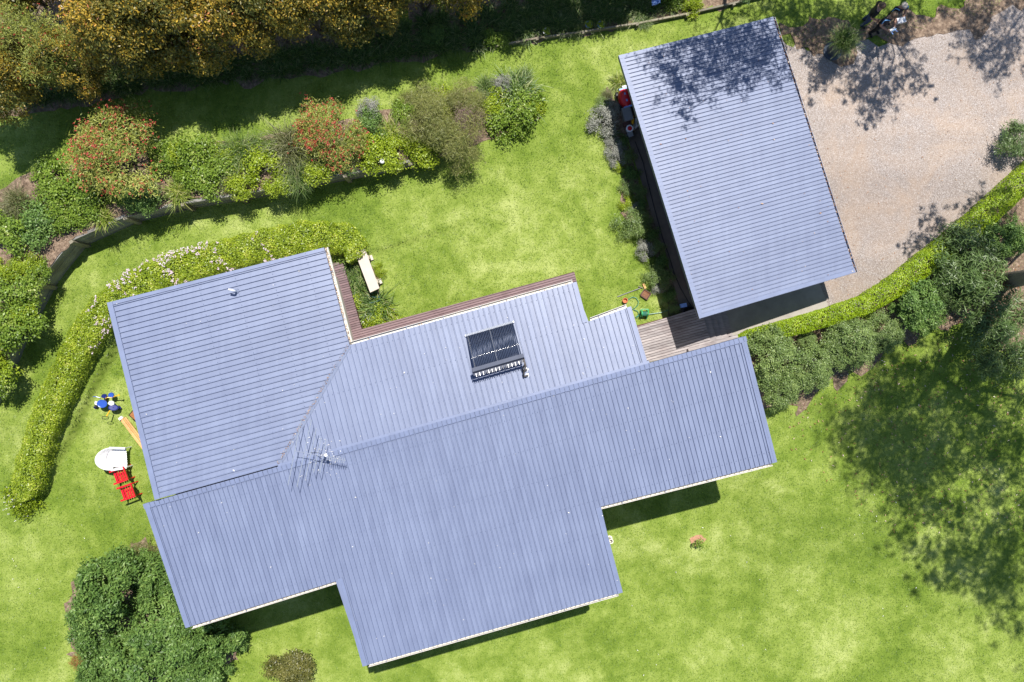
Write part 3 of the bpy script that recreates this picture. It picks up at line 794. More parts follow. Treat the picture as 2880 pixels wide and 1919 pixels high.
# ------------------------------------------------------------------ timber retaining walls
def retaining(name, label, pts, hs, low_f, rows_h, seed, side=1, post_extra=.08, thick=.09):
    root = empty(name, (pts[len(pts) // 2].x, pts[len(pts) // 2].y, float(low_f(pts[len(pts) // 2].x, pts[len(pts) // 2].y))), label, 'retaining wall')
    rng = random.Random(seed)
    for i in range(len(pts) - 1):
        a, b_ = pts[i], pts[i + 1]; d = (b_ - a).xy.normalized(); n = Vector((d.y, -d.x)) * side
        za, zb = float(low_f(a.x, a.y)) - .06, float(low_f(b_.x, b_.y)) - .06
        h = max((hs[i] + hs[i + 1]) / 2 + .08, .15); k = max(1, round(h / rows_h)); rh = h / k
        for r_ in range(k):
            j = rng.uniform(-.008, .012)
            pa = a.xy + n * (.02 + j); pb = b_.xy + n * (.02 + j)
            q = [pa, pb, pb + n * thick, pa + n * thick]
            zz0 = [za + r_ * rh + .005, zb + r_ * rh + .005]; zz1 = [za + (r_ + 1) * rh - .006, zb + (r_ + 1) * rh - .006]
            o = [0, 1, 1, 0]
            if side > 0: q = q[::-1]; o = o[::-1]
            MB().prism([p[:] for p in q], [zz0[t] for t in o], [zz1[t] for t in o]).build('sleeper', 'sleeper_wood', root)
    for i, p in enumerate(pts):
        a = pts[max(i - 1, 0)]; b_ = pts[min(i + 1, len(pts) - 1)]; d = (b_ - a).xy.normalized(); n = Vector((d.y, -d.x)) * side
        z = float(low_f(p.x, p.y)); c = p.xy - n * .03
        MB().box((c.x, c.y, z + hs[i] / 2 - .1 + post_extra / 2), (.13, .10, hs[i] + .25 + post_extra), math.atan2(d.y, d.x)).build('post', 'post_wood', root)
    return root
i0 = 3
retaining('retaining_wall', 'curved timber sleeper retaining wall with posts below the raised bed', UWp[i0:-1], [u[2] for u in UW[i0:-1]], B, .24, 1, 1)
LOW2 = lambda x, y: float(B(x, y)) - .45
def lowin(x, y):
    sd, (h,) = seg_field(np.array(x), np.array(y), LWp, [[u[2] for u in LW]]); return float(B(x, y)) - float(h)
retaining('retaining_wall', 'low timber sleeper wall holding up the pink flowered hedge', LWp[1:-1], [u[2] - .13 for u in LW[1:-1]], lowin, .2, 2, -1, .02)
# timber edging along the top bed
eg = empty('bed_edging', gp(1700, 92), 'long low timber edging with pegs below the shaded top bed', 'edging')
ep = [gp(x, y) for x, y in ((1395, 134), (1510, 112), (1640, 94), (1790, 71), (1930, 44), (2060, 14), (2190, -20))]
for a, b_ in zip(ep[:-1], ep[1:]):
    MB().beam((a.x, a.y, a.z + .09), (b_.x, b_.y, b_.z + .09), .06, .2).build('plank', 'post_wood', eg)
    MB().box((b_.x, b_.y - .06, b_.z + .08), (.09, .06, .3), UA).build('peg', 'post_wood', eg)

# ------------------------------------------------------------------ plants
def crown_pts(rng, rx, ry, rz, ncl, nl, rcl, low=-.25, fill=.35, up=.6, nlob=13):
    """clumps of leaves over and inside a lumpy ellipsoid -> points, normals, tone"""
    ld = unit(rng.normal(size=(nlob * 4, 3))); ld = ld[ld[:, 2] > max(low, -.3)][:nlob]; ld[0] = (0, 0, 1)
    q_ = (11 / nlob) ** .4; lc = ld * rng.uniform(.52, .78, (len(ld), 1)); lr = rng.uniform(.34, .56, len(ld)) * q_; lt = rng.random(len(ld))
    li = rng.integers(0, len(ld), ncl * 4)
    d = unit(rng.normal(size=(ncl * 4, 3)) + ld[li] * .7 + np.array([0, 0, .3]))
    f = np.where(rng.random(ncl * 4) < fill, rng.uniform(.2, .85, ncl * 4), 1.0) * np.where(rng.random(ncl * 4) < .07, rng.uniform(1.1, 1.35, ncl * 4), 1.0)
    C = lc[li] + d * (lr[li] * f)[:, None]
    ok = (C[:, 2] > low); C = C[ok][:ncl]; d = d[ok][:ncl]; li = li[ok][:ncl]; ncl = len(C)
    C = C * np.array([rx, ry, rz])
    i = np.repeat(np.arange(ncl), nl)
    P = C[i] + rng.normal(size=(len(i), 3)) * rcl * np.array([1, 1, .7])
    N = unit(d[i] * .55 + np.array([0, 0, up]) + rng.normal(size=(len(i), 3)) * .55)
    tone = np.clip(.22 * lt[li][i] + .33 * rng.random(ncl)[i] + .45 * rng.random(len(i)), 0, 1)
    return P, N, tone, C

def stems_mb(rng, C, z0, n=7, r=.03):
    mb = MB()
    for k in rng.choice(len(C), min(n, len(C)), replace=False):
        c = C[k] * .85
        mb.tube([(c[0] * .06, c[1] * .06, z0), (c[0] * .35, c[1] * .35, z0 + (c[2] - z0) * .5), (c[0], c[1], c[2])], [r, r * .7, r * .3], 5)
    return mb

KINDS = {}
def shrub_meshes(key, rx, ry, rz, mat, L, Wd, ncl, nl, rcl, seed, zc=.75, flowers=None, fill=.35, up=.6, low=-.35, nlob=13):
    rng = np.random.default_rng(seed)
    P, N, tone, C = crown_pts(rng, rx, ry, rz, ncl, nl, rcl, low, fill, up, nlob)
    h0 = rz * zc; P[:, 2] += h0; C = C + np.array([0, 0, h0])
    P[:, 2] = np.maximum(P[:, 2], .03)
    fol = leaf_mesh(key, P, N, L, Wd, tone, rng); fol.materials.append(MATS[mat])
    mb = stems_mb(rng, C, 0, 7, .012 + .02 * rx)
    sm = bpy.data.meshes.new(key + '_stem'); sm.from_pydata(mb.v, [], mb.f); sm.materials.append(MATS['stem'])
    fl = None
    if flowers:
        fm, cnt, fL, fW, cl = flowers
        w_ = np.clip(C[:, 2] - h0 + .45 * rz, .02, None); w_ = w_ / w_.sum()
        k_ = rng.choice(len(C), cnt, p=w_); k_ = np.repeat(k_, cl)
        Q = C[k_] + np.repeat(rng.normal(size=(cnt, 3)) * rcl * .9, cl, 0) + rng.normal(size=(len(k_), 3)) * fL * .45
        Q += unit(C[k_] - np.array([0, 0, h0 * .6])) * rcl * 1.0
        N2 = unit(rng.normal(size=(len(k_), 3)) * .6 + np.array([0, 0, 1])); t2 = rng.random(len(k_))
        fl = leaf_mesh(key + '_fl', Q, N2, fL, fW, t2, rng); fl.materials.append(MATS[fm])
    KINDS[key] = (fol, sm, fl, h0 + rz)
    return KINDS[key]

def strap_meshes(key, n, length, width, mat, seed, rise=.75, spread=1.0):
    """fountain of arching strap leaves"""
    rng = np.random.default_rng(seed); V = []; F = []; tone = []
    for i in range(n):
        a = rng.uniform(0, 2 * math.pi); L = length * rng.uniform(.45, 1.05); el = math.radians(rng.uniform(25, 85)); w = width * rng.uniform(.7, 1.2)
        d = np.array([math.cos(a), math.sin(a), 0]); sdv = np.array([-d[1], d[0], 0]); b0 = np.append(rng.normal(size=2) * .22, 0) + d * .05
        hz, vz_ = math.cos(el) * L * spread, math.sin(el) * L * rise; t_ = rng.random(); bs = len(V)
        for k in range(5):
            t = k / 4; p = b0 + d * hz * t + np.array([0, 0, vz_ * (1.55 * t - 1.0 * t * t)]) + sdv * math.sin(t * 2 + i) * .02
            ww = w * (1 - t ** 2.2) + .002
            V += [p - sdv * ww / 2, p + sdv * ww / 2]
        for k in range(4): F.append((bs + 2 * k, bs + 2 * k + 1, bs + 2 * k + 3, bs + 2 * k + 2)); tone.append(np.clip(t_ + (k - 1.5) * .06, 0, 1))
    fol = np_mesh(key, np.array(V), np.array(F), np.array(tone)); fol.materials.append(MATS[mat])
    mb = MB(); mb.lathe((0, 0, 0), [(.09, -.03), (.08, .05), (.03, .10)], 8)
    sm = bpy.data.meshes.new(key + '_c'); sm.from_pydata(mb.v, [], mb.f); sm.materials.append(MATS['stem'])
    KINDS[key] = (fol, sm, None, length * rise * .6)

PR = random.Random(77)
def plant(name, label, key, px, py, r_px, cat, group=None, f=T, base_r=1.0, zs=1.0, rot=None, vis=.55):
    """place a plant so that its mid-height shows at the photo pixel; r_px is its radius there"""
    fol, sm, fl, hgt = KINDS[key]
    z = 1.0; r = r_px / 80 / base_r
    for _ in range(6):
        sc = r * (H - z) / H
        p = W(px, py, z); z = float(f(p.x, p.y)) + hgt * sc * zs * vis
    p = W(px, py, z); g = float(f(p.x, p.y))
    root = empty(name, (p.x, p.y, g), label, cat, group)
    root.rotation_euler.z = PR.uniform(0, 6.28) if rot is None else rot
    root.scale = (sc, sc, sc * zs)
    link('foliage', fol, None, root); link('stem', sm, None, root)
    if fl is not None: link('flowers', fl, None, root)['kind'] = 'stuff'
    return root

S = shrub_meshes
S('bronze_a', 1, 1, 1.25, 'lf_bronze', .085, .036, 300, 60, .11, 11, 1.15, None, .3, .6, -.5, 22)
S('bronze_b', 1, .95, 1.2, 'lf_bronze', .085, .036, 300, 60, .11, 12, 1.15, None, .3, .6, -.5, 22)
S('bronze_c', .95, 1, 1.25, 'lf_bronze', .085, .036, 300, 60, .11, 13, 1.15, None, .3, .6, -.5, 22)
S('bottle_big', 1, 1, .8, 'lf_bottle', .075, .014, 190, 60, .09, 14, 1.7, ('fl_red', 120, .032, .02, 4))
S('bottle', 1, 1, .62, 'lf_bottle', .085, .018, 210, 55, .10, 15, 1.0, ('fl_red', 560, .036, .022, 4), .3, .6, -.35, 26)
S('bottle_red', 1, 1, .62, 'lf_bottle', .085, .018, 210, 55, .10, 16, 1.0, ('fl_red', 560, .040, .025, 5), .3, .6, -.35, 26)
S('glossy_a', 1, 1, .55, 'lf_glossy', .125, .070, 95, 34, .14, 17, .55)
S('glossy_b', 1, 1, .5, 'lf_glossy', .125, .070, 95, 34, .14, 18, .55)
S('lime_a', 1, 1, .55, 'lf_lime', .125, .070, 90, 34, .14, 19, .6)
S('lime_b', 1, 1, .5, 'lf_lime', .12, .065, 90, 34, .14, 20, .6)
S('deep_a', 1, 1, .6, 'lf_deep', .13, .060, 90, 34, .15, 21, .6)
S('wispy', 1, 1, .8, 'lf_olive', .16, .014, 130, 55, .14, 22, 1.0, None, .35, .8)
S('wispy_mauve', 1, 1, .7, 'lf_mauve', .16, .014, 90, 45, .16, 23, 1.0)
S('wispy_low', 1, 1, .3, 'lf_olive', .20, .014, 90, 34, .18, 24, .5, None, .3, .9)
S('grey', 1, 1, .7, 'lf_grey', .15, .035, 70, 40, .16, 25, .7)
S('sage', 1, 1, .7, 'lf_sage', .15, .030, 80, 45, .15, 26, .7)
S('sage_tree_a', 1, 1, .9, 'lf_sage', .070, .032, 260, 64, .08, 27, .95, None, .3, .6, -.35, 26)
S('sage_tree_b', 1, 1, .85, 'lf_sage', .070, .032, 260, 64, .08, 28, .95, None, .3, .6, -.35, 26)
S('sage_tree_c', .95, 1, .9, 'lf_sage', .070, .032, 260, 64, .08, 29, .95, None, .3, .6, -.35, 26)
S('big_a', 1, 1, .8, 'lf_deep', .095, .038, 250, 62, .070, 30, .85, None, .25, .6, -.35, 40)
S('big_b', 1, 1, .8, 'lf_deep', .095, .038, 250, 62, .070, 31, .85, None, .25, .6, -.35, 40)
S('brown', 1, 1, .75, 'lf_brownbush', .10, .050, 130, 50, .11, 32, .7)
S('flat_yellow', 1, 1, .35, 'lf_lime', .14, .07, 50, 30, .16, 33, .4, ('fl_yellow', 60, .08, .06, 5))
S('flat_cream', 1, 1, .35, 'lf_lime', .12, .06, 60, 32, .16, 34, .4, ('specks', 40, .06, .05, 4))
S('young', 1, 1, .8, 'lf_glossy', .34, .17, 22, 8, .2, 35, .9)
S('weeping', 1, 1, .55, 'lf_gum', .21, .030, 120, 30, .14, 36, 1.3, None, .5, .8)
strap_meshes('strap', 380, 1.4, .036, 'lf_strap', 51, .8)
strap_meshes('strap_b', 380, 1.4, .036, 'lf_strap', 52, .8)
strap_meshes('strap_lime', 320, 1.4, .036, 'lf_straplime', 53, .8)
strap_meshes('tussock', 900, 1.4, .013, 'lf_grass_olive', 54, 1.1)
strap_meshes('tussock_green', 800, 1.4, .016, 'lf_strap', 55, 1.1)
strap_meshes('agave', 46, 1.1, .10, 'lf_straplime', 56, .6)

# tall bronze hedge along the top
ORD = ['leftmost', 'second from left', 'third from left', 'fourth from left', 'fifth from left', 'sixth from left', 'seventh from left', 'eighth from left', 'ninth from left', 'tenth from left', 'eleventh from left', 'rightmost']
bz = [(50, 268, 80), (165, 262, 82), (300, 150, 118), (395, 105, 118), (500, 118, 116), (610, 80, 116), (720, 78, 108), (830, 55, 108), (940, 42, 108), (1050, 12, 105), (1165, -12, 105), (1280, -30, 100)]
for i, (x, y, r_) in enumerate(bz):
    plant('bronze_shrub', f'tall bronze and orange leaved shrub, {ORD[i]} in the top hedge row', 'bronze_' + 'abc'[i % 3], x, y - (95 if i < 2 else 88 if i < 4 else 78), r_ * .97, 'shrub', 'bronze shrubs of the tall top hedge', zs=1.68, vis=.75)
# extra bronze shrubs, several added beyond the frame to cast shade, and the tree behind
for i, (x, y, r_) in enumerate([(-60, 200, 100), (60, -170, 110), (-60, -120, 110), (250, -110, 100), (170, -190, 110), (300, -200, 110), (480, -60, 110), (600, -75, 112), (730, -90, 112), (980, -120, 112), (1100, -130, 112), (1230, -150, 110), (850, -150, 105), (1400, -190, 105), (1520, -215, 105), (1650, -240, 105), (1780, -262, 105), (1920, -285, 100)]):
    plant('bronze_shrub', 'bronze leaved shrub added behind the top hedge row for cover and shade', 'bronze_' + 'bca'[i % 3], x, y, r_, 'shrub', 'bronze shrubs behind the hedge row', zs=1.68, vis=.75)
plant('bottlebrush_tree', 'large bottlebrush with pale green leaves and small red tips, top left corner', 'bottle_big', 70, 120, 118, 'bottlebrush', zs=1.5, vis=.8)
plant('bottlebrush_tree', 'bottlebrush with red tips beside the top left corner one', 'bottle_big', 205, 125, 75, 'bottlebrush', zs=1.5, vis=.8)

# shaded strappy clumps under the hedge
rs = random.Random(9)
edge = [(-20, 322), (100, 302), (286, 272), (449, 256), (694, 230), (960, 194), (1123, 176), (1278, 153), (1368, 134), (1450, 110), (1654, 80), (1990, 20)]
def edge_y(x):
    for (x0, y0), (x1, y1) in zip(edge[:-1], edge[1:]):
        if x <= x1: return y0 + (y1 - y0) * (x - x0) / (x1 - x0)
    return edge[-1][1]
for row, (dy, stp) in enumerate(((26, 44), (62, 50), (100, 58))):
    x = -10 + row * 20
    while x < (1960 if row else 1890):
        if not (row == 2 and x < 1000):
            plant('strappy_clump', 'dark strappy clump, %s shaded row, %s' % (('front', 'middle', 'back')[row], 'below the bronze shrub ' + ORD[min(11, max(0, int((x - 0) / 110)))] if x < 1330 else 'right of the bronze hedge end' if x < 1560 else 'above the timber edging' if x < 1750 else 'nearest the garage roof'), rs.choice(('strap', 'strap_b', 'strap')), x, edge_y(x) - dy + rs.uniform(-7, 7), rs.uniform(30, 42), 'strappy plant', 'strappy clumps below the bronze hedge', vis=.4)
        x += stp * rs.uniform(.8, 1.2)
plant('round_shrub', 'round dark green shrub among the strappy clumps, left of its twin', 'deep_a', 1224, 92, 32, 'shrub', zs=1.3)
plant('round_shrub', 'round green shrub with sunlit leaves at the edge of the shaded bed', 'glossy_a', 1385, 108, 30, 'shrub', zs=1.2)
plant('round_shrub', 'second green shrub of the pair at the shaded bed edge', 'glossy_b', 1418, 112, 25, 'shrub', zs=1.2)
plant('tufted_grass', 'sunlit green tufted grass hanging over the timber edging', 'tussock_green', 1815, 60, 24, 'grass clump')
plant('tufted_grass', 'blue green tufted grass beside the pale pots on the edging', 'tussock_green', 1620, 82, 26, 'grass clump')
plant('leafy_shrub', 'yellow green shrub above the edging left of the garage roof top', 'lime_a', 1950, 18, 30, 'shrub', zs=1.3)
plant('leafy_shrub', 'small leafy shrub above the pale blue cloth in the top bed', 'glossy_b', 1890, -2, 34, 'shrub', zs=1.3)
for x, y, r_ in ((1480, 40, 36), (1540, 20, 38), (1610, 10, 38), (1700, 15, 40), (1780, -6, 38), (1560, 60, 26), (1740, 48, 28)):
    plant('strappy_clump', 'green strappy clump in the deep bed right of the bronze hedge', 'strap_b', x, y, r_, 'strappy plant', 'strappy clumps right of the bronze hedge', vis=.4)

# raised bed
RB = 'plants of the raised bed'
def rp(name, label, key, x, y, r_, cat, **k): return plant(name, label, key, x, y, r_, cat, RB, THI, **k)
rp('bottlebrush', 'round bottlebrush shrub with red flowers, left of the two in the raised bed', 'bottle', 325, 436, 138, 'bottlebrush', vis=.75, rot=2.4)
rp('bottlebrush', 'bright red bottlebrush shrub, right of the two in the raised bed', 'bottle_red', 930, 362, 98, 'bottlebrush', vis=.75)
rp('small_bottlebrush', 'small red tipped sprout below the left bottlebrush', 'bottle_red', 303, 545, 14, 'bottlebrush')
leafy = [(239, 525, 64, 'glossy_a', 'glossy green mound directly left of the left bottlebrush'), (140, 505, 52, 'glossy_b', 'glossy green mound at the lawn edge, upper left of the raised bed'), (165, 575, 56, 'glossy_b', 'glossy green mound right of the grey tussock'),
         (250, 585, 44, 'glossy_a', 'glossy green mound below the left bottlebrush end'), (100, 625, 56, 'deep_a', 'glossy dark mound below the grey tussock'), (35, 665, 58, 'glossy_a', 'glossy mound at the left edge above the mulch patch'), (185, 618, 42, 'glossy_a', 'glossy mound above the bend of the timber wall'),
         (75, 745, 34, 'lime_b', 'low leafy mound on the mulch patch'), (105, 768, 30, 'glossy_b', 'leafy mound beside the wall post on the mulch patch'), (45, 830, 58, 'glossy_b', 'leafy mound at the left edge below the mulch patch'), (30, 920, 62, 'glossy_a', 'leafy mound behind the lower left wall'), (5, 1010, 58, 'lime_b', 'lowest leafy mound at the left edge'), (-10, 1075, 46, 'glossy_b', 'last leafy mound above the left shadow'), (60, 885, 40, 'lime_a', 'bright mound overhanging the lower left wall'),
         (455, 462, 44, 'glossy_a', 'green mound right of the left bottlebrush'), (412, 545, 44, 'deep_a', 'dark mound below the left bottlebrush'), (365, 560, 34, 'deep_a', 'small dark mound above the timber wall'), (551, 445, 60, 'glossy_a', 'big glossy mound at the middle lawn edge'), (610, 478, 54, 'glossy_b', 'glossy mound left of the spiky tussock'),
         (580, 528, 54, 'glossy_a', 'glossy mound spilling over the wall middle'), (735, 488, 60, 'lime_b', 'light green mound below the big dark tussock'), (676, 536, 42, 'lime_a', 'light mound on the wall between two posts'), (890, 490, 46, 'lime_a', 'bright lime mound below the right bottlebrush'), (530, 495, 40, 'glossy_b', 'glossy mound above the pale straps'),
         (780, 525, 40, 'lime_b', 'light mound hanging over the wall post'), (925, 455, 40, 'deep_a', 'dark mound under the right bottlebrush'), (965, 470, 34, 'deep_a', 'dark small mound right of the red bottlebrush'), (1055, 448, 58, 'lime_a', 'bright lime mound beside the white lamp'), (1112, 425, 44, 'lime_b', 'lime mound right of the white lamp'), (1190, 420, 52, 'lime_a', 'lime mound at the right end of the wall'), (1040, 360, 42, 'deep_a', 'dark mound right of the red bottlebrush top'), (1140, 330, 40, 'glossy_a', 'green mound left of the wispy shrubs'),
         (1372, 290, 46, 'lime_b', 'yellow green mound among the wispy shrubs'), (1462, 318, 56, 'glossy_a', 'glossy green mound at the right tip of the bed'), (1420, 345, 48, 'glossy_b', 'green mound at the lower right tip of the bed'), (1500, 300, 34, 'lime_a', 'small green mound at the bed tip'), (640, 440, 40, 'lime_b', 'light green mound between the spiky tussock and the lawn'), (760, 440, 40, 'glossy_a', 'green mound tucked left of the largest tussock'), (870, 445, 36, 'lime_b', 'light mound between tussock and red bottlebrush'), (500, 455, 40, 'lime_a', 'light mound between the two green lawn edge mounds'), (1000, 395, 34, 'glossy_b', 'green mound between red bottlebrush and pale straps'), (1250, 300, 44, 'lime_a', 'light mound under the wispy shrubs'), (1100, 470, 30, 'lime_b', 'low light mound at the wall below the white lamp'), (330, 540, 38, 'glossy_b', 'green mound hidden under the left bottlebrush'), (15, 760, 36, 'lime_b', 'light mound at the left edge on the mulch')]
for x, y, r_, k, lb in leafy: rp('leafy_mound', lb, k, x, y - (15 if 560 < x < 1150 and y > 430 else 6), r_ * (1.0 if 560 < x < 1150 else 1.1), 'shrub', vis=.6)
straps = [(45, 572, 56, 'tussock', 'grey olive tussock at the left end of the raised bed'), (287, 612, 42, 'strap_lime', 'pale green strappy clump above the wall bend'), (498, 543, 50, 'strap_lime', 'pale strappy clump above the wall, right of the mulch gap'), (669, 430, 60, 'tussock_green', 'spiky green tussock at the lawn edge'), (648, 505, 44, 'tussock', 'olive tussock in the middle of the bed'),
          (816, 412, 84, 'tussock', 'largest dark olive tussock left of the red bottlebrush'), (835, 495, 56, 'tussock_green', 'green tussock below the largest one'), (715, 408, 34, 'tussock_green', 'small tussock left of the largest one'), (985, 445, 40, 'tussock', 'dark tussock under the red bottlebrush'), (1095, 375, 52, 'strap_lime', 'pale arching strappy clump right of the red bottlebrush'),
          (1368, 245, 38, 'tussock_green', 'spiky tuft at the top of the bed end'), (1450, 262, 70, 'strap_b', 'large arching strappy clump at the bed end'), (1475, 215, 30, 'tussock_green', 'upright green tuft above the bed end clump'), (70, 800, 26, 'strap', 'dark strappy clump at the wall post on the left'), (60, 935, 30, 'strap', 'dark strappy clump hanging over the lower left wall')]
for x, y, r_, k, lb in straps: rp('strappy_clump', lb, k, x, y, r_, 'strappy plant', vis=.45)
rp('grey_shrub', 'small sparse grey shrub behind the red bottlebrush', 'grey', 1038, 306, 32, 'shrub')
rp('grey_shrub', 'small upright grey shrub at the top of the bed end', 'grey', 1413, 235, 27, 'shrub', zs=1.3)
rp('grey_shrub', 'grey mauve shrub between the wispy shrubs and the bed end', 'grey', 1387, 318, 24, 'shrub')
rp('wispy_shrub', 'wispy olive shrub, left of the group near the bed end', 'wispy', 1205, 335, 76, 'shrub', vis=.7, zs=1.2)
rp('wispy_shrub', 'wispy olive shrub, lowest of the group near the bed end', 'wispy', 1290, 392, 80, 'shrub', vis=.7, zs=1.25)
rp('wispy_shrub', 'wispy olive shrub at the lawn edge near the bed end', 'wispy', 1310, 275, 55, 'shrub', vis=.7)
rp('mauve_shrub', 'wispy shrub with a reddish mauve heart near the bed end', 'wispy_mauve', 1305, 345, 52, 'shrub', vis=.8, zs=1.55)
rp('mauve_shrub', 'small mauve twiggy shrub left of the reddish one', 'wispy_mauve', 1190, 345, 36, 'shrub', vis=.8, zs=1.6)
rp('low_grass', 'low feathery grass on the lawn edge above the wispy shrubs', 'wispy_low', 1225, 262, 62, 'grass clump')
rp('low_grass', 'feathery grass tufts at the top edge of the raised bed', 'wispy_low', 1150, 300, 40, 'grass clump')

# bed beside the garage
GB = 'plants of the bed beside the garage'
for x, y, r_, k, nm, lb in [(1742, 232, 27, 'strap_lime', 'strappy_clump', 'bright strappy clump against the garage roof edge, topmost of its bed'), (1708, 270, 17, 'tussock', 'dry_tussock', 'dry straw coloured tuft above the grey shrub'), (1700, 338, 34, 'grey', 'grey_shrub', 'largest pale grey shrub beside the garage'), (1720, 305, 20, 'grey', 'grey_shrub', 'small grey shrub above the largest grey one'), (1693, 298, 18, 'sage', 'green_shrub', 'small green shrub at the lawn edge above the grey one'),
        (1717, 373, 22, 'strap', 'strappy_clump', 'strappy clump below the largest grey shrub'), (1727, 416, 22, 'grey', 'grey_shrub', 'grey mauve shrub halfway down the garage bed'), (1736, 443, 20, 'grey', 'grey_shrub', 'grey shrub touching the green one halfway down the garage bed'), (1742, 466, 15, 'lime_a', 'green_shrub', 'small bright green shrub above the bare soil patch'), (1747, 534, 13, 'agave', 'yellow_tuft', 'tiny yellow green tuft at the lawn edge'),
        (1770, 526, 18, 'sage', 'green_shrub', 'small round sage shrub beside the yellow tuft'), (1761, 568, 18, 'lime_b', 'green_shrub', 'small round green shrub below the yellow tuft'), (1788, 584, 13, 'grey', 'grey_shrub', 'small silver shrub above the rosemary mound'), (1780, 622, 35, 'sage', 'green_shrub', 'largest round sage mound at the lawn edge'), (1800, 655, 22, 'glossy_b', 'green_shrub', 'green shrub attached below the largest sage mound'),
        (1815, 703, 21, 'grey', 'grey_shrub', 'grey shrub between two bare soil patches'), (1808, 715, 15, 'glossy_a', 'green_shrub', 'green tuft below the grey shrub between soil patches'), (1842, 782, 26, 'sage', 'green_shrub', 'sage shrub above the rusty tray'), (1850, 806, 16, 'grey', 'grey_shrub', 'grey shrub beside the rusty tray'), (1863, 866, 15, 'agave', 'strappy_clump', 'small bright agave like tuft beside the hose reel'), (1832, 735, 15, 'glossy_b', 'green_shrub', 'small green shrub below the lower bare patch')]:
    plant(nm, lb, k, x, y, r_ * 1.28, 'shrub', GB)
for i, (x, y, r_) in enumerate([(1752, 400, 20), (1765, 445, 22), (1778, 490, 22), (1795, 540, 22), (1802, 575, 20), (1815, 620, 22), (1830, 660, 24), (1846, 700, 22), (1858, 745, 22), (1872, 785, 22), (1885, 830, 20), (1899, 868, 18)]):
    plant('shade_shrub', 'dark shrub in the garage shadow beside the path, %s of twelve counted from the top' % ('first', 'second', 'third', 'fourth', 'fifth', 'sixth', 'seventh', 'eighth', 'ninth', 'tenth', 'eleventh', 'last')[i], 'sage' if i % 2 else 'deep_a', x, y, r_, 'shrub', 'dark shrubs in the garage shadow')

# courtyard corner bed
CB = 'plants of the deck corner bed'
for x, y, r_, k, nm, lb in [(985, 735, 32, 'strap', 'strappy_clump', 'strappy clump at the top of the deck corner bed'), (985, 775, 36, 'strap_b', 'strappy_clump', 'strappy clump beside the stone bench middle'), (1003, 815, 38, 'strap', 'strappy_clump', 'strappy clump left of the teal crate'), (1058, 862, 44, 'strap_b', 'strappy_clump', 'largest arching strappy clump below the teal crate'), (1028, 905, 34, 'flat_cream', 'ground_cover', 'cream flecked ground cover at the deck corner'), (1075, 898, 30, 'lime_b', 'ground_cover', 'bright green ground cover along the deck edge'), (1108, 892, 20, 'flat_yellow', 'ground_cover', 'yellow flecked ground cover at the lawn end of the bed'), (1000, 855, 28, 'lime_a', 'ground_cover', 'green ground cover along the left deck edge'), (970, 700, 30, 'glossy_a', 'leafy_mound', 'leafy mound between hedge end and bench'), (1070, 760, 14, 'lime_b', 'ground_cover', 'small green tuft right of the bench')]:
    plant(nm, lb, k, x, y, r_ * 1.35, 'plant', CB)

# shrubs right of the house
for x, y, r_, k, lb in [(2168, 1000, 82, 'sage_tree_a', 'big rounded grey green shrub touching the east roof end'), (2195, 1085, 62, 'sage_tree_b', 'grey green shrub casting shade below the east roof end'), (2285, 1035, 66, 'sage_tree_c', 'grey green shrub second from the roof end'), (2270, 955, 26, 'sage_tree_b', 'small grey green shrub against the clipped hedge'), (2395, 965, 74, 'sage_tree_b', 'grey green shrub third from the roof end'), (2345, 1010, 48, 'sage_tree_a', 'grey green shrub filling the middle of the row'), (2492, 935, 56, 'sage_tree_a', 'shrub at the shady end of the row'), (2605, 860, 80, 'big_a', 'dark leafy shrub in the gum shade behind the hedge'), (2700, 760, 62, 'big_b', 'dark shrub further up behind the clipped hedge'), (2830, 660, 70, 'big_a', 'dark shrub at the right edge behind the hedge')]:
    plant('grey_green_shrub' if 'dark' not in lb else 'dark_shrub', lb, k, x, y, r_, 'shrub', 'shrubs behind the drive hedge', vis=.7)
for x, y, r_, lb in [(2740, 740, 95, 'young weeping gum with narrow leaves behind the hedge'), (2815, 880, 95, 'weeping gum branch cluster over the right lawn edge'), (2850, 985, 80, 'lowest weeping gum cluster at the right edge'), (2870, 400, 52, 'drooping gum foliage over the gravel at the right edge'), (2660, 830, 50, 'narrow leaved sapling beside the dark shrub')]:
    plant('weeping_gum', lb, 'weeping', x, y, r_, 'gum sapling', 'gum saplings at the right', zs=1.2, vis=.85)

# front garden
for x, y, r_, k, lb in [(315, 1665, 118, 'big_a', 'top'), (430, 1640, 90, 'big_b', 'against the roof edge'), (262, 1768, 95, 'big_b', 'left'), (440, 1790, 130, 'big_a', 'middle'), (560, 1800, 105, 'big_b', 'right'), (380, 1900, 130, 'big_a', 'bottom'), (640, 1800, 56, 'big_a', 'far right tip'), (540, 1900, 90, 'big_a', 'lower right'), (285, 1890, 80, 'big_b', 'lower left')]:
    plant('green_shrub', 'lobe of the big dark green shrub mass by the southwest corner, ' + lb, k, x, y, r_ * PR.uniform(.88, 1.08), 'shrub', 'shrub mass at the southwest corner', vis=.7, zs=PR.uniform(1.05, 1.6))
plant('olive_groundcover', 'olive feathery ground cover between the big shrub and the roof corner', 'wispy_low', 415, 1540, 60, 'ground cover', zs=1.2)
plant('olive_groundcover', 'pale grassy fringe at the upper left of the big shrub', 'wispy_low', 265, 1630, 50, 'ground cover')
plant('olive_groundcover', 'second olive tuft against the roof edge', 'wispy_low', 440, 1590, 40, 'ground cover')
plant('brown_bush', 'round olive brown bush on the front lawn at the bottom edge', 'brown', 808, 1890, 64, 'bush', vis=.7)
plant('red_flower_plant', 'small red flowering plant at the left of the big shrub', 'bottle_red', 222, 1860, 24, 'plant')
plant('young_plant', 'young leafy plant in a mulch ring on the front lawn', 'young', 1964, 1530, 16, 'plant')

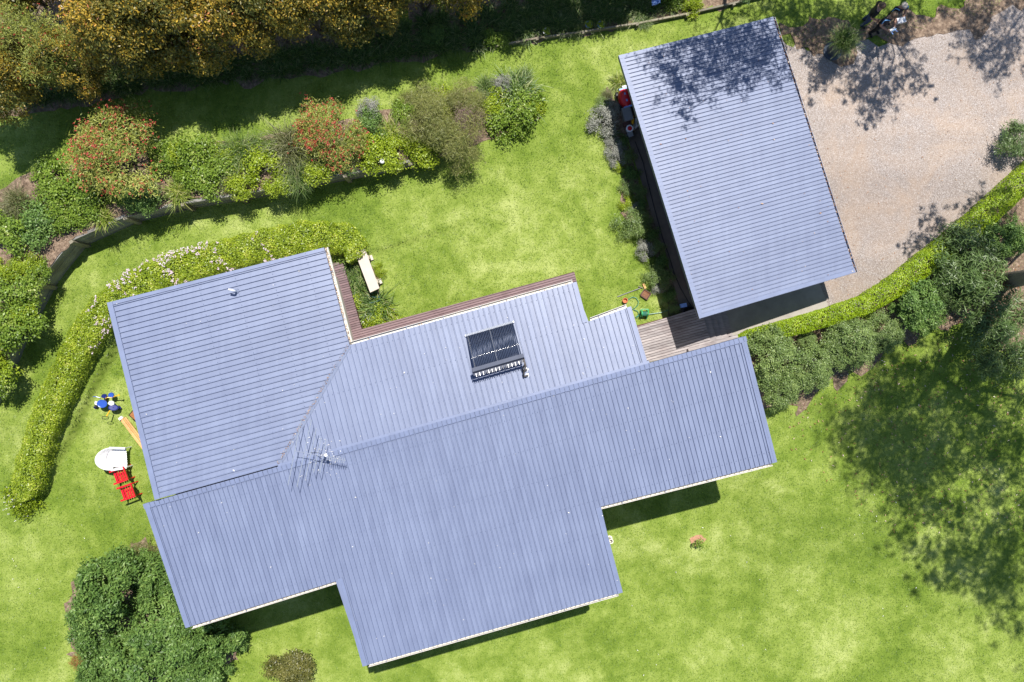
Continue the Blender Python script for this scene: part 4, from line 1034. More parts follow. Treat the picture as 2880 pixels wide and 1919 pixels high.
# ------------------------------------------------------------------ clipped hedges
def hedge(name, label, pix, width, height, mat, L, Wd, dens, seed, f, lump=.05, flowers=None, lift=0.0, cat='hedge', round_=.5):
    """pix: centre line of the hedge top in photo pixels with a width factor"""
    rng = np.random.default_rng(seed)
    c = []
    for x, y, wf in pix:
        z = 1.0
        for _ in range(6): p = W(x, y, z); z = float(f(p.x, p.y)) + height * .8
        c.append((p.x, p.y, wf))
    c = np.array(c); seg = np.hypot(*np.diff(c[:, :2], axis=0).T); s = np.concatenate([[0], np.cumsum(seg)]); Lt = s[-1]
    n = int(Lt * dens)
    t = rng.uniform(-.2, Lt + .2, n); tt = np.clip(t, 0, Lt)
    cx, cy, wf = (np.interp(tt, s, c[:, k]) for k in range(3))
    dx, dy = np.interp(np.clip(tt + .2, 0, Lt), s, c[:, 0]) - np.interp(np.clip(tt - .2, 0, Lt), s, c[:, 0]), np.interp(np.clip(tt + .2, 0, Lt), s, c[:, 1]) - np.interp(np.clip(tt - .2, 0, Lt), s, c[:, 1])
    dl = np.hypot(dx, dy) + 1e-9; dx, dy = dx / dl, dy / dl
    # superellipse section: angle 0..pi over the top, plus straight sides
    topf = width / (width + height * 1.1); k_ = rng.random(n) < topf
    ux = rng.uniform(-1, 1, n); uz = rng.uniform(-.75, 1, n)
    pw = 2 / round_
    hx = np.where(k_, ux, np.sign(ux) * (1 - np.clip(uz, 0, 1) ** pw) ** (1 / pw)); hz = np.where(k_, (1 - np.abs(ux) ** pw) ** (1 / pw), uz)
    a = np.arctan2(hz, hx)
    lum = 1 + lump * np.sin(t * 4.1 + seed) * np.cos(a * 3 + t * 2.3) + lump * np.sin(t * 9.7) + rng.normal(size=n) * lump * .8
    dep = np.where(rng.random(n) < .3, rng.uniform(.6, .95, n), 1.0) * lum
    endf = np.clip(np.minimum(t + .2, Lt + .2 - t) / .5, .05, 1) ** .5
    w2 = width * wf / 2 * endf
    X = cx + (t - tt) * dx - dy * hx * w2 * dep; Y = cy + (t - tt) * dy + dx * hx * w2 * dep
    zb = f(cx, cy); Z = zb + lift + height * (.45 + .55 * hz * dep * (.6 + .4 * endf))
    Z = np.maximum(Z, zb + lift + .03)
    N = unit(np.stack([-dy * hx, dx * hx, np.maximum(hz, 0) * .9 + .35], -1) + rng.normal(size=(n, 3)) * .55)
    cl = np.sin(X * 7 + Y * 3) * np.cos(Y * 6 - X * 2)
    tone = np.clip(.5 + .22 * cl + rng.normal(size=n) * .22, 0, 1)
    mid = len(c) // 2
    root = empty(name, (c[mid, 0], c[mid, 1], float(f(c[mid, 0], c[mid, 1]))), label, cat)
    o = np.array(root.location)
    P = np.stack([X, Y, Z], -1) - o
    me = leaf_mesh('foliage', P, N, L, Wd, tone, rng); link('foliage', me, mat, root)
    # twiggy core
    mb = MB(); k = int(Lt / .35)
    for i in range(k):
        q = (i + .5) / k * Lt; x, y = np.interp(q, s, c[:, 0]), np.interp(q, s, c[:, 1]); zz = float(f(x, y)) + lift
        for j in range(3):
            r1, r2 = rng.normal(size=2) * width * .22
            mb.tube([(x, y, zz - .05), (x + r1, y + r2, zz + height * .75)], [.018, .006], 4)
    mb.build('stems', 'stem', root)
    if flowers:
        fm, sel = flowers
        # flower heads: clusters of petals on the outer surface
        keep = np.where((dep > .96) & (hz > .2) & sel(X, Y, rng))[0]
        keep = keep[:sel.count] if hasattr(sel, 'count') else keep
        k = np.repeat(keep, 7)
        Q = P[k] + N[k] * .045 + rng.normal(size=(len(k), 3)) * .028
        me = leaf_mesh('flowers', Q, unit(rng.normal(size=(len(k), 3)) * .4 + np.array([0, 0, 1])), .045, .036, rng.random(len(k)), rng)
        link('flowers', me, fm, root)['kind'] = 'stuff'
    return root

def pink_sel(X, Y, rng):
    px, py = X / 28.6 * 30.2 * 80 + 1440, 959.5 - Y / 28.6 * 30.2 * 80
    g = np.exp(-((px - 520) / 130) ** 2) + .6 * np.exp(-((px - 330) / 45) ** 2) + .35 * np.exp(-((px - 780) / 55) ** 2)
    patch = (np.sin(X * 2.3) * np.cos(Y * 3.1 + X) > -.15)
    return (rng.random(len(X)) < .075 * g * patch)
hedge('flowering_hedge', 'long curved hedge with pale pink flowers wrapping the west wing',
      [(985, 722, .7), (995, 695, .9), (960, 670, 1.05), (860, 668, 1.12), (740, 690, 1.05), (610, 722, 1.05), (480, 760, 1.1), (370, 810, 1.1), (285, 875, 1.05), (232, 945, 1.0), (195, 1020, .98), (152, 1115, .98), (113, 1205, .92), (84, 1300, .95), (72, 1350, .95), (64, 1395, .9)],
      .98, .85, 'lf_lime', .062, .034, 3000, 61, B, .05, ('fl_pink', pink_sel))
plant('hedge_end_bush', 'pale cream flecked bush at the lower end of the flowering hedge', 'flat_cream', 56, 1416, 48, 'bush', zs=1.9, vis=.6)
hedge('clipped_hedge', 'neat bright green clipped hedge curving along the gravel drive',
      [(2090, 952, .75), (2150, 940, .85), (2225, 922, .95), (2328, 893, 1.0), (2440, 857, 1.05), (2540, 795, 1.15), (2605, 742, 1.2), (2680, 688, 1.25), (2770, 610, 1.25), (2870, 520, 1.25), (2980, 420, 1.25)],
      .60, .85, 'lf_formal', .050, .030, 3300, 62, T, .018, None, 0, 'hedge', .42)
plant('leafy_weed', 'small bright leafy weed at the foot of the deck steps', 'agave', 2050, 938, 11, 'plant')

# ------------------------------------------------------------------ gum trees outside the frame, whose shade falls into it
def gum(name, label, base, clusters, lean, r0, seed, leaf=.17, nl=70, trunk_h=None, rc=.55):
    """base: ground point; clusters: (x, y, z, radius) leaf clusters in world space"""
    rng = np.random.default_rng(seed)
    root = empty(name, base, label, 'gum tree')
    C = np.array(clusters, float); hmax = C[:, 2].max() - base.z
    top = np.array([base.x + lean[0], base.y + lean[1], base.z + (trunk_h or hmax * .8)])
    bs = np.array(base)
    mb = MB(); tp = []
    for k in range(9):
        t = k / 8; p = bs * (1 - t) + top * t; p[:2] += np.array([math.sin(t * 5 + seed), math.cos(t * 4)]) * .12 * t
        tp.append(p)
    mb.tube([bs - np.array([0, 0, .2])] + tp, [r0 * 1.3] + [r0 * (1 - .75 * k / 8) for k in range(9)], 10)
    mb.build('trunk', 'bark', root, smooth=True)
    mb = MB(); nodes = [(q, r0 * (1 - .75 * k / 8)) for k, q in enumerate(tp) if k >= 3]
    order = np.argsort([np.linalg.norm(c[:3] - tp[6]) for c in C])
    for ci in order:
        c = C[ci]
        # join the nearest wood that lies lower, so limbs fork instead of radiating
        best = min(nodes, key=lambda q: np.linalg.norm(c[:3] - q[0]) + (3 if q[0][2] > c[2] - .3 else 0))
        a = best[0]; r1 = min(best[1] * .62, r0 * .42); r2 = max(r1 * .5, .016)
        m1 = a * .62 + c[:3] * .38 + rng.normal(size=3) * .15; m2 = a * .3 + c[:3] * .7 + rng.normal(size=3) * .15
        mb.tube([a, m1, m2, c[:3]], [r1, r1 * .85, (r1 + r2) / 2, r2], 6)
        nodes += [(m2, (r1 + r2) / 2), (c[:3], r2 * 1.3)]
        for _ in range(4):
            e = c[:3] + rng.normal(size=3) * c[3] * .6
            mb.tube([c[:3], (c[:3] + e) / 2 + rng.normal(size=3) * .08, e], [.018, .012, .005], 4)
    mb.build('branches', 'bark', root)
    P = []; 
    for c in C:
        n = int(nl * 3.2 * (c[3] / rc) ** 2); sub = c[:3] + rng.normal(size=(max(3, n // 20), 3)) * c[3] * np.array([.62, .62, .38])
        P.append(sub[rng.integers(0, len(sub), n)] + rng.normal(size=(n, 3)) * c[3] * .125)
    P = np.concatenate(P)
    N = unit(rng.normal(size=(len(P), 3)) * .8 + np.array([0, 0, .6]))
    me = leaf_mesh('foliage', P - bs, N, leaf, leaf * .26, rng.random(len(P)), rng, axis=np.array([0, 0, -.6]))
    link('foliage', me, 'lf_gum', root)
    return root

def shadow_cluster(px, py, h, r_, zg=None, f=T):
    """a cluster h above the surface whose shadow falls at the photo pixel"""
    p = on(px, py, f) if zg is None else W(px, py, zg)
    return (p.x + SUN.x / SUN.z * h, p.y + SUN.y / SUN.z * h, p.z + h, r_)

rgm = random.Random(21)
# big gum on the right
cl = []
for px, py, h, r_ in [(2430, 1170, 12.5, 1.0), (2480, 1110, 12, 1.1), (2410, 1230, 12.8, .7), (2470, 1250, 12, 1.1), (2530, 1180, 11, 1.1), (2560, 1290, 11, 1.2), (2520, 1340, 11.5, 1.0), (2600, 1370, 11, 1.0), (2640, 1250, 10, .9), (2560, 1420, 11.5, .6), (2545, 1500, 11.5, .6), (2590, 1560, 11.5, .5), (2660, 1560, 11.5, .8), (2720, 1520, 11, .8), (2760, 1600, 12, .9), (2800, 1640, 12, .9), (2850, 1620, 11.5, .9),
                      (2700, 1440, 10, .6), (2780, 1400, 10, .7), (2850, 1480, 10.5, .9), (2690, 1150, 9, .9), (2760, 1220, 9, .8), (2620, 1090, 9.5, .9), (2560, 1060, 10.5, .9), (2480, 1020, 11.5, .6), (2840, 1250, 8.5, .9), (2870, 1120, 8, .9), (2700, 1050, 9, .8), (2640, 990, 9, .7), (2870, 1360, 9.5, .7), (2860, 1750, 12, .7), (2630, 1640, 12, .5), (2950, 1300, 9, 1.1), (3000, 1500, 10, 1.2), (2790, 1500, 10, .6), (2450, 1290, 12.4, .7), (2590, 1210, 10.5, 1.0), (2500, 1230, 11.5, 1.0), (2620, 1310, 10.5, .9), (2640, 1430, 11, .6), (2720, 1280, 9.5, .8), (2800, 1310, 9, .8), (2750, 1130, 9, .7), (2830, 1560, 11, .8), (2690, 1610, 11.5, .6), (2800, 1180, 8.5, .7)]:
    cl.append(shadow_cluster(px, py, h, r_))
gum('gum_tree', 'tall gum tree at the right edge shading the lower right lawn', gp(2822, 792), cl, (-1.7, -.1), .30, 91, .16, 140, 9.5)
# gum above the garage roof
cl = []
for px, py, h, r_ in [(1900, 130, 6, .8), (1860, 180, 6, .6), (1950, 190, 6, .9), (1990, 120, 6.5, 1.0), (1930, 260, 5.5, .5), (1900, 220, 5.5, .5), (2050, 160, 6, .9), (2100, 110, 6.5, .9), (2160, 80, 6.5, .8), (2060, 80, 7, .9), (2130, 180, 6, .7), (2190, 200, 5.5, .6), (1960, 80, 7, .7), (1930, 320, 5, .35), (2010, 210, 5.5, .6), (2080, 230, 5.5, .4)]:
    z = GP.z(GP.at(px, py)); cl.append(shadow_cluster(px, py, h, r_, z))
gum('gum_tree', 'gum tree beyond the top edge shading the garage roof', Vector((7.4, 13.6, 1.7)), cl, (.2, -.4), .17, 92, .14, 130, 6)
# gum behind the people
cl = []
for px, py, h, r_ in [(2470, 190, 7, .7), (2430, 230, 7, .6), (2520, 230, 7, .6), (2450, 290, 6.5, .6), (2490, 260, 6.5, .5), (2560, 210, 7, .5), (2440, 330, 6.3, .35), (2390, 210, 7, .45), (2410, 270, 6.8, .4), (2600, 240, 6.5, .3), (2540, 120, 7.5, .5), (2310, 190, 6.5, .5), (2285, 245, 6.5, .4), (2330, 120, 7, .7), (2260, 100, 7, .6), (2400, 110, 7.2, .6), (2240, 40, 7, .8), (2340, 50, 7.5, .8), (2420, 40, 7.5, .7), (2160, 20, 7, .7), (2080, 30, 7, .6), (2480, 60, 7.5, .6), (2380, 70, 7.3, .7), (2290, 60, 7.2, .7), (2440, 95, 7.2, .6), (2510, 95, 7.3, .5), (2360, 140, 7, .5), (2200, 70, 7, .6), (2560, 40, 7.5, .6)]:
    cl.append(shadow_cluster(px, py, h, r_))
gum('gum_tree', 'gum tree just beyond the top edge shading people and gravel', Vector((13.6, 12.6, 1.5)), cl, (-.3, .2), .13, 93, .14, 170, 6.5)
cl = []
for px, py, h, r_ in [(2780, 130, 8, .7), (2740, 100, 8, .7), (2820, 160, 7.5, .7), (2800, 190, 7.5, .5), (2730, 160, 8, .5), (2770, 60, 8.5, .8), (2850, 80, 8, .8), (2720, 30, 8.5, .6), (2860, 20, 8.5, .9), (2800, 215, 7.5, .3), (2650, 30, 8, .5)]:
    cl.append(shadow_cluster(px, py, h, r_))
gum('gum_tree', 'gum tree beyond the top right corner shading the gravel', Vector((18.6, 13.8, 1.5)), cl, (-.4, .2), .14, 94, .14, 115, 7)
cl = [shadow_cluster(px, py, 6.5, r_) for px, py, r_ in [(2615, 605, .45), (2640, 640, .4), (2570, 680, .45), (2600, 665, .4), (2545, 700, .3), (2710, 600, .35), (2680, 690, .6), (2720, 660, .6), (2760, 560, .5), (2650, 720, .5), (2800, 620, .7), (2760, 700, .7), (2700, 750, .6)]]
gum('gum_tree', 'slender gum tree right of the drive hedge shading the hedge', gp(2935, 640), cl, (-.6, 1.0), .11, 95, .14, 95, 6)

# ------------------------------------------------------------------ roof fittings
def on_plane(pl, px, py, dz=0.0):
    p = pl.at(px, py); return Vector((p.x, p.y, pl.z(p) + dz))
# solar collector: 30 glass tubes between manifold and foot rail, tilted up toward the ridge
pA, pB, pC = on_plane(NP, 1311, 944, .12), on_plane(NP, 1443, 906, .12), W(1469, 1004, 5.85)
pD = pA + (pC - pB)
sol = empty('solar_collector', (pA + pC) / 2 - Vector((0, 0, .35)), 'dark evacuated tube solar collector on the north roof', 'solar collector')
NT = 30
for i in range(NT):
    t = (i + .5) / NT; a = pA.lerp(pB, t); b_ = pD.lerp(pC, t)
    MB().tube([a, b_], .019, 8).build('glass_tube', 'tube_glass', sol, smooth=True)
    MB().tube([a - (b_ - a).normalized() * .03, a + (b_ - a).normalized() * .035], .024, 8).build('end_cup', 'aluminium', sol)
dn = (pD - pA).normalized(); dw = (pB - pA).normalized()
MB().beam(pA - dw * .03 + Vector((0, 0, -.03)), pB + dw * .03 + Vector((0, 0, -.03)), .05, .04).build('foot_rail', 'aluminium', sol)
up_ = dw.cross(dn); up_ = up_ if up_.z > 0 else -up_
MB().beam(pD - dw * .05 + up_ * .02, pC + dw * .05 + up_ * .02, .12, .13, up_).build('manifold', 'collector_frame', sol)
mf = MB().beam(pD - dw * .05 + dn * .11 - up_ * .03, pC + dw * .05 + dn * .11 - up_ * .03, .07, .03, up_).build('rear_rail', 'collector_frame', sol)
for i in range(27):
    p = pD.lerp(pC, (i + .5) / 27) + dn * .10 + up_ * .0
    MB().beam(p, p + dn * .09 - up_ * .03, .016, .02, up_).build('clip', ('aluminium', 'collector_frame', 'grey_plastic', 'grey_plastic', 'aluminium')[(i * 7 + i // 4) % 5], sol)
for t in (.02, .5, .98):
    a = pA.lerp(pB, t) - up_ * .05; b_ = pD.lerp(pC, t) - up_ * .05
    MB().beam(a, b_, .03, .03, up_).build('frame_bar', 'aluminium', sol)
    f2 = Vector((b_.x, b_.y, NP.z(b_.xy) + .05)) + dn * .02
    MB().beam(b_, f2, .03, .03, (1, 0, 0)).build('leg', 'collector_frame', sol)
for o_, (ex, ey) in ((0, (1481, 1040)), (.07, (1484, 1056))):
    e1 = on_plane(NP, ex, ey, .03); st_ = pC + dn * (.08 + o_) + dw * .02
    k1 = e1 - dw * .12 + Vector((0, 0, .12)); 
    MB().tube([st_, st_ + dn * .12 - up_ * .1, k1 + (st_ - k1) * .25, k1, e1 + Vector((0, 0, .10)), e1], .026, 7).build('pipe', 'pipe_lagging', sol, smooth=True)
    MB().lathe(e1, [(.07, -.005), (.065, .02), (.04, .035), (.03, .05)], 14).build('pipe_boot', 'white_plastic', sol)

# aerial
az = 6.05
am = W(905, 1280, az)
ant = empty('tv_aerial', on_plane(NP, 905, 1282), 'long multi element television aerial on a mast above the ridge', 'aerial')
base_ = on_plane(SP, 903, 1282, 0)
MB().tube([(am.x, am.y, base_.z), (am.x, am.y, az + .06)], .02, 8).build('mast', 'aluminium', ant)
b0, b1 = W(827, 1268, az), W(973, 1296, az)
MB().tube([b0, b1], .009, 6).build('boom', 'gutter_grey', ant)
for (x0, y0), (x1, y1) in (((848, 1176), (810, 1365)), ((876, 1181), (835, 1370)), ((890, 1204), (858, 1352)), ((903, 1232), (882, 1330)), ((917, 1237), (899, 1330))):
    MB().tube([W(x0, y0, az + .02), W(x1, y1, az + .02)], .0095, 5).build('element', 'aluminium', ant)
for k in range(9):
    x, y = 921 + k * 5.9, 1288 + k * 1.0; l = 9.5 - .2 * k
    MB().tube([W(x + 1.5, y - l, az + .02), W(x - 1.5, y + l * .8, az + .02)], .008, 5).build('director', 'aluminium', ant)
MB().box((am.x + .12, am.y, az), (.07, .08, .05), .3).build('junction_box', 'white_plastic', ant)
MB().tube([am + Vector((0, 0, .02)), am + Vector((-.1, .05, -.1)), am + Vector((-.25, .02, -.35)), Vector((base_.x - .3, base_.y + .1, base_.z + .03))], .007, 5).build('cable', 'black_rubber', ant)
# droppings round the aerial
rng = np.random.default_rng(60); n = 55
q = np.stack([rng.normal(905, 30, n), rng.normal(1280, 32, n)], -1); P = []
for x, y in q:
    a = NP.at(x, y); z = max(NP.z(a), 0) if (a - R0).dot(sd_) < 0 else SP.z(SP.at(x, y)); a = a if (a - R0).dot(sd_) < 0 else SP.at(x, y); P.append((a.x, a.y, z + .082))
P = np.array(P); me = leaf_mesh('bird_droppings', P, unit(rng.normal(size=(n, 3)) * .1 + np.array([0, 0, 1])), rng.choice([.02, .03, .055], n), .022, rng.random(n), rng)
tag(link('bird_droppings', me, 'specks'), 'white droppings spattered under the aerial', kind='stuff')
# vent pipe on the west roof
v0 = on_plane(LP, 667, 820, .03)
vt = empty('vent_pipe', v0, 'small white bent vent pipe on the west roof', 'vent pipe')
MB().tube([v0, v0 + Vector((0, 0, .28)), v0 + Vector((-.04, .02, .34)), v0 + Vector((-.14, .04, .35))], .03, 8).build('pipe', 'white_plastic', vt, smooth=True)
MB().lathe(v0, [(.08, -.01), (.07, .02), (.035, .05)], 12).build('collar', 'gutter_grey', vt)

# ------------------------------------------------------------------ lawn blades, pebbles, leaf litter (uncountable)
def blades(n, seed):
    rng = np.random.default_rng(seed)
    X = rng.uniform(-18.6, 18.6, n); Y = rng.uniform(-12.6, 12.6, n)
    keep = ~inside(driveP, X, Y)
    sdw, (h, w) = seg_field(X, Y, UWp, [[u[2] for u in UW], [u[3] for u in UW]])
    keep &= ~((sdw > -.02) & (sdw < .35))
    keep &= ~inside(rbedP, X, Y)
    foot = [np.array([p[:] for p in q]) for q in ([lNW, lSW, lJ, lIn, lNE], [sNW, sSW, sA1, sA2, sB2, sC1, sC2, sNE], [nJ, nR, nN2, nE2, nE1, nIn], [aNW, aSW, aSE, aNE])]
    for q in foot: keep &= ~inside(q * .985, X, Y)
    for p in PATCH: keep &= ~inside(p, X, Y)
    keep &= ~(inside(bareP, X, Y) & (rng.random(len(X)) < .72))
    X, Y = X[keep], Y[keep]; n = len(X)
    Z = T(X, Y) + np.where(inside(bareP, X, Y), .035, 0)
    a = rng.uniform(0, 6.283, n); L = rng.uniform(.035, .085, n); w = rng.uniform(.006, .013, n); el = rng.uniform(.15, 1.1, n)
    d = np.stack([np.cos(a) * np.cos(el), np.sin(a) * np.cos(el), np.sin(el)], -1); sdv = np.stack([-np.sin(a), np.cos(a), 0 * a], -1)
    P = np.stack([X, Y, Z - .004], -1)
    v = np.empty((n, 3, 3)); v[:, 0] = P - sdv * w[:, None]; v[:, 1] = P + sdv * w[:, None]; v[:, 2] = P + d * L[:, None]
    me = np_mesh('grass', v.reshape(-1, 3), np.arange(n * 3).reshape(n, 3), rng.random(n))
    return tag(link('grass', me, 'grass_blade'), 'short mown grass blades covering the lawns', 'grass', kind='stuff')
PATCH = []
for o in col.objects:
    if o.type == 'MESH' and o.name.split('.')[0] in ('garden_bed', 'garden_path', 'mulch_ring', 'concrete_slab') and o is not rbed:
        me = o.data
        ec = {}
        for pl in me.polygons:
            vsx = list(pl.vertices)
            for a, b_ in zip(vsx, vsx[1:] + vsx[:1]): ec[(a, b_)] = 1
        bd = {a: b_ for (a, b_) in ec if (b_, a) not in ec}
        if not bd: continue
        st0 = next(iter(bd)); loop = [st0]; c = bd[st0]
        while c != st0 and len(loop) < 5000: loop.append(c); c = bd.get(c, st0)
        PATCH.append(np.array([(me.vertices[i].co.x, me.vertices[i].co.y) for i in loop]))
blades(620000, 71)

def pebbles(n, seed):
    rng = np.random.default_rng(seed); lo_, hi_ = driveP.min(0), np.minimum(driveP.max(0), (18.6, 12.6))
    q = rng.uniform(lo_, hi_, (n, 2)); q = q[inside(driveP, q[:, 0], q[:, 1])]; n = len(q)
    Z = T(q[:, 0], q[:, 1]) + .022
    r = rng.uniform(.006, .015, n); oct_ = np.array([[1, 0, 0], [0, 1, 0], [-1, 0, 0], [0, -1, 0], [0, 0, .7]])
    a = rng.uniform(0, 6.28, n); ca, sa = np.cos(a), np.sin(a); st_ = rng.uniform(.6, 1.3, n)
    v = np.empty((n, 5, 3))
    for k, o in enumerate(oct_):
        v[:, k, 0] = q[:, 0] + r * (o[0] * ca - o[1] * sa * st_); v[:, k, 1] = q[:, 1] + r * (o[0] * sa + o[1] * ca * st_); v[:, k, 2] = Z + r * o[2]
    b = np.arange(n)[:, None] * 5
    f = np.concatenate([b + np.array([[i, (i + 1) % 4, 4]]) for i in range(4)])
    me = np_mesh('pebbles', v.reshape(-1, 3), f, np.tile(rng.random(n), 4))
    return tag(link('pebbles', me, 'pebble'), 'loose pebbles strewn over the gravel drive', 'gravel', kind='stuff')
pebbles(34000, 72)

def ground_litter(name, label, poly_px, n, seed, mat, size, lift=.05, aspect=.35):
    rng = np.random.default_rng(seed); P = np.array([gp(x, y).xy[:] for x, y in poly_px])
    q = rng.uniform(P.min(0), P.max(0), (n, 2)); q = q[inside(P, q[:, 0], q[:, 1])]
    Z = T(q[:, 0], q[:, 1]) + lift
    N = unit(rng.normal(size=(len(q), 3)) * .3 + np.array([0, 0, 1]))
    me = leaf_mesh(name, np.column_stack([q, Z]), N, size, size * aspect, rng.random(len(q)), rng)
    return tag(link(name, me, mat), label, kind='stuff')
ground_litter('bark_mulch', 'bark and twig mulch on the raised bed left end', [(-20, 720), (60, 680), (200, 660), (240, 640), (150, 800), (90, 860), (20, 800)], 2600, 73, 'mulch', .11, .08 + 1.1, .2) if False else None
ground_litter('fallen_leaves', 'fallen gum leaves on the soil and lawn at the right', [(2250, 1000), (2600, 880), (2880, 700), (2880, 1500), (2500, 1500), (2200, 1250)], 900, 74, 'litter', .09, .05)
ground_litter('fallen_leaves', 'pale leaves scattered over the lower right lawn', [(1750, 1500), (2880, 1300), (2880, 1919), (1500, 1919)], 45, 75, 'specks', .06, .06)
ground_litter('fallen_leaves', 'gum leaves strewn over the gravel', [(2240, 160), (2880, 60), (2880, 420), (2500, 780), (2350, 850)], 420, 76, 'litter', .06, .05)
ground_litter('fallen_leaves', 'pale leaves scattered over the front and west lawn', [(20, 1200), (300, 1300), (200, 1900), (20, 1900)], 25, 77, 'specks', .05, .06)
# mulch over the raised bed
rng = np.random.default_rng(78); lo_, hi_ = rbedP.min(0), rbedP.max(0)
q = rng.uniform(lo_, hi_, (16000, 2)); q = q[inside(rbedP, q[:, 0], q[:, 1])]
me = leaf_mesh('bark_mulch', np.column_stack([q, THI(q[:, 0], q[:, 1]) + .035]), unit(rng.normal(size=(len(q), 3)) * .35 + np.array([0, 0, 1])), .10, .022, rng.random(len(q)), rng)
tag(link('bark_mulch', me, 'mulch'), 'bark and twig mulch covering the raised bed', kind='stuff')

# ------------------------------------------------------------------ garden things
# stone bench
bz_ = 2.06
q = [W(x, y, bz_) for x, y in ((998.7, 711), (1026.5, 701), (1067, 811), (1041, 823))]
bc = (q[0] + q[2]) / 2; bg = gz(bc.x, bc.y)
bench = empty('bench', (bc.x, bc.y, bg), 'pale stone slab bench on two pedestals beside the courtyard bed', 'bench')
MB().prism([p.xy[:] for p in reversed(q)], bz_ - .09, bz_).build('seat', 'bench_stone', bench)
bd_ = ((q[3] - q[0]) + (q[2] - q[1])).xy.normalized(); bs_ = Vector((-bd_.y, bd_.x)); ba = math.atan2(bd_.y, bd_.x)
for t in (-.42, .42):
    c = bc.xy + bd_ * t
    mb = MB(); mb.box((c.x + bs_.x * .03, c.y + bs_.y * .03, (bg + bz_ - .09) / 2 - .02), (.13, .32, bz_ - .09 - bg + .04), ba)
    mb.box((c.x + bs_.x * .05, c.y + bs_.y * .05, bg + .05), (.17, .42, .12), ba)
    mb.build('pedestal', 'bench_stone', bench)
c = gp(1054, 838)
cr = empty('crate', c, 'dark teal plastic crate under the end of the stone bench', 'crate')
def open_box(root, c, sx, sy, h, ang, mat, th=.02, name='side'):
    ca, sa = math.cos(ang), math.sin(ang)
    for dx, dy, wx, wy in ((sx / 2, 0, th, sy), (-sx / 2, 0, th, sy), (0, sy / 2, sx - th * 1.1, th), (0, -sy / 2, sx - th * 1.1, th)):
        MB().box((c[0] + dx * ca - dy * sa, c[1] + dx * sa + dy * ca, c[2] + h / 2), (wx, wy, h), ang).build(name, mat, root)
    MB().box((c[0], c[1], c[2] + .012), (sx - .03, sy - .03, .02), ang).build('base', mat, root)
open_box(cr, c, .34, .30, .26, .3, 'teal_plastic', .022)
mb = MB(); mb.tube([(c.x - .17, c.y, c.z + .26), (c.x - .05, c.y + .02, c.z + .36), (c.x + .1, c.y, c.z + .30)], .01, 5); mb.build('handle', 'teal_plastic', cr)

# red slatted chairs
def red_chair(px, py, rot, label):
    g = gp(px, py); root = empty('red_chair', g, label, 'chair', 'red chairs on the west lawn'); root.rotation_euler.z = rot; g0 = ORG[root]; ORG[root] = Vector((0, 0, 0))
    W_, D_ = .44, .46
    for k in range(5): MB().box((-D_ / 2 + .06 + k * .085, 0, .36), (.058, W_ - .06, .018)).build('seat_slat', 'red_paint', root)
    for y in (-1, 1):
        MB().beam((.22, y * W_ / 2, 0), (.18, y * W_ / 2, .56), .035, .035, (0, 1, 0)).build('leg', 'red_paint', root)
        MB().beam((-.30, y * W_ / 2, 0), (-.22, y * W_ / 2, .40), .035, .035, (0, 1, 0)).build('leg', 'red_paint', root)
        MB().box((-.02, y * W_ / 2, .57), (.52, .055, .022)).build('armrest', 'red_paint', root)
        MB().beam((-.20, y * (W_ / 2 - .03), .34), (-.40, y * (W_ / 2 - .03), .86), .035, .03, (0, 1, 0)).build('back_post', 'red_paint', root)
    for k in range(5): 
        y = (k - 2) * .075; MB().beam((-.21, y, .38), (-.39, y, .82), .035, .014, (1, 0, 0)).build('back_slat', 'red_paint', root)
    MB().beam((-.40, -W_ / 2, .86), (-.40, W_ / 2, .86), .04, .05).build('top_rail', 'red_paint', root)
    MB().beam((-.205, -W_ / 2, .37), (-.205, W_ / 2, .37), .03, .04).build('lower_rail', 'red_paint', root)
    MB().beam((.205, -W_ / 2, .34), (.205, W_ / 2, .34), .03, .05).build('front_rail', 'red_paint', root)
    for k in range(4): MB().beam((.195, (k - 1.5) * .09, .35), (.205, (k - 1.5) * .09, .14), .02, .02, (1, 0, 0)).build('front_bar', 'red_paint', root)
    ORG[root] = g0; return root
red_chair(352, 1332, math.radians(200), 'red slatted wooden chair, the one nearer the white chair')
red_chair(372, 1378, math.radians(199), 'red slatted wooden chair, the one nearer the roof corner')
# white moulded chair
g = gp(345, 1284); wc = empty('white_chair', g, 'white moulded plastic armchair on the west lawn', 'chair'); wc.rotation_euler.z = math.radians(4); ORG[wc] = Vector((0, 0, 0))
def shell(fn, nu, nv, name, mat, root, th=.02):
    V = [fn(i / nu, j / nv) for j in range(nv + 1) for i in range(nu + 1)]
    F = [(j * (nu + 1) + i, j * (nu + 1) + i + 1, (j + 1) * (nu + 1) + i + 1, (j + 1) * (nu + 1) + i) for j in range(nv) for i in range(nu)]
    mb = MB(); mb.poly(V, F); o = mb.build(name, mat, root, smooth=True); md = o.modifiers.new('thickness', 'SOLIDIFY'); md.thickness = th; return o
shell(lambda u, v: (-.40 + .72 * u, (v - .5) * (.40 + .26 * min(1, u * 2.2)), .41 + .03 * u - .03 * math.sin(math.pi * v) * math.sin(math.pi * u)), 8, 8, 'seat', 'white_plastic', wc)
def tub(u, v):
    a = math.pi * (.5 + u); r_ = .30 + .10 * v; x = -.16 + math.cos(a) * (.24 + .16 * v) * 1.0
    x = -.14 + math.cos(a) * (.22 + .22 * v); y = math.sin(a) * r_ * .98
    hh = .42 + v * (.20 + .24 * max(0, -math.cos(a)) ** 1.2)
    return (x, y, hh)
shell(tub, 18, 6, 'backrest', 'white_plastic', wc, .018)
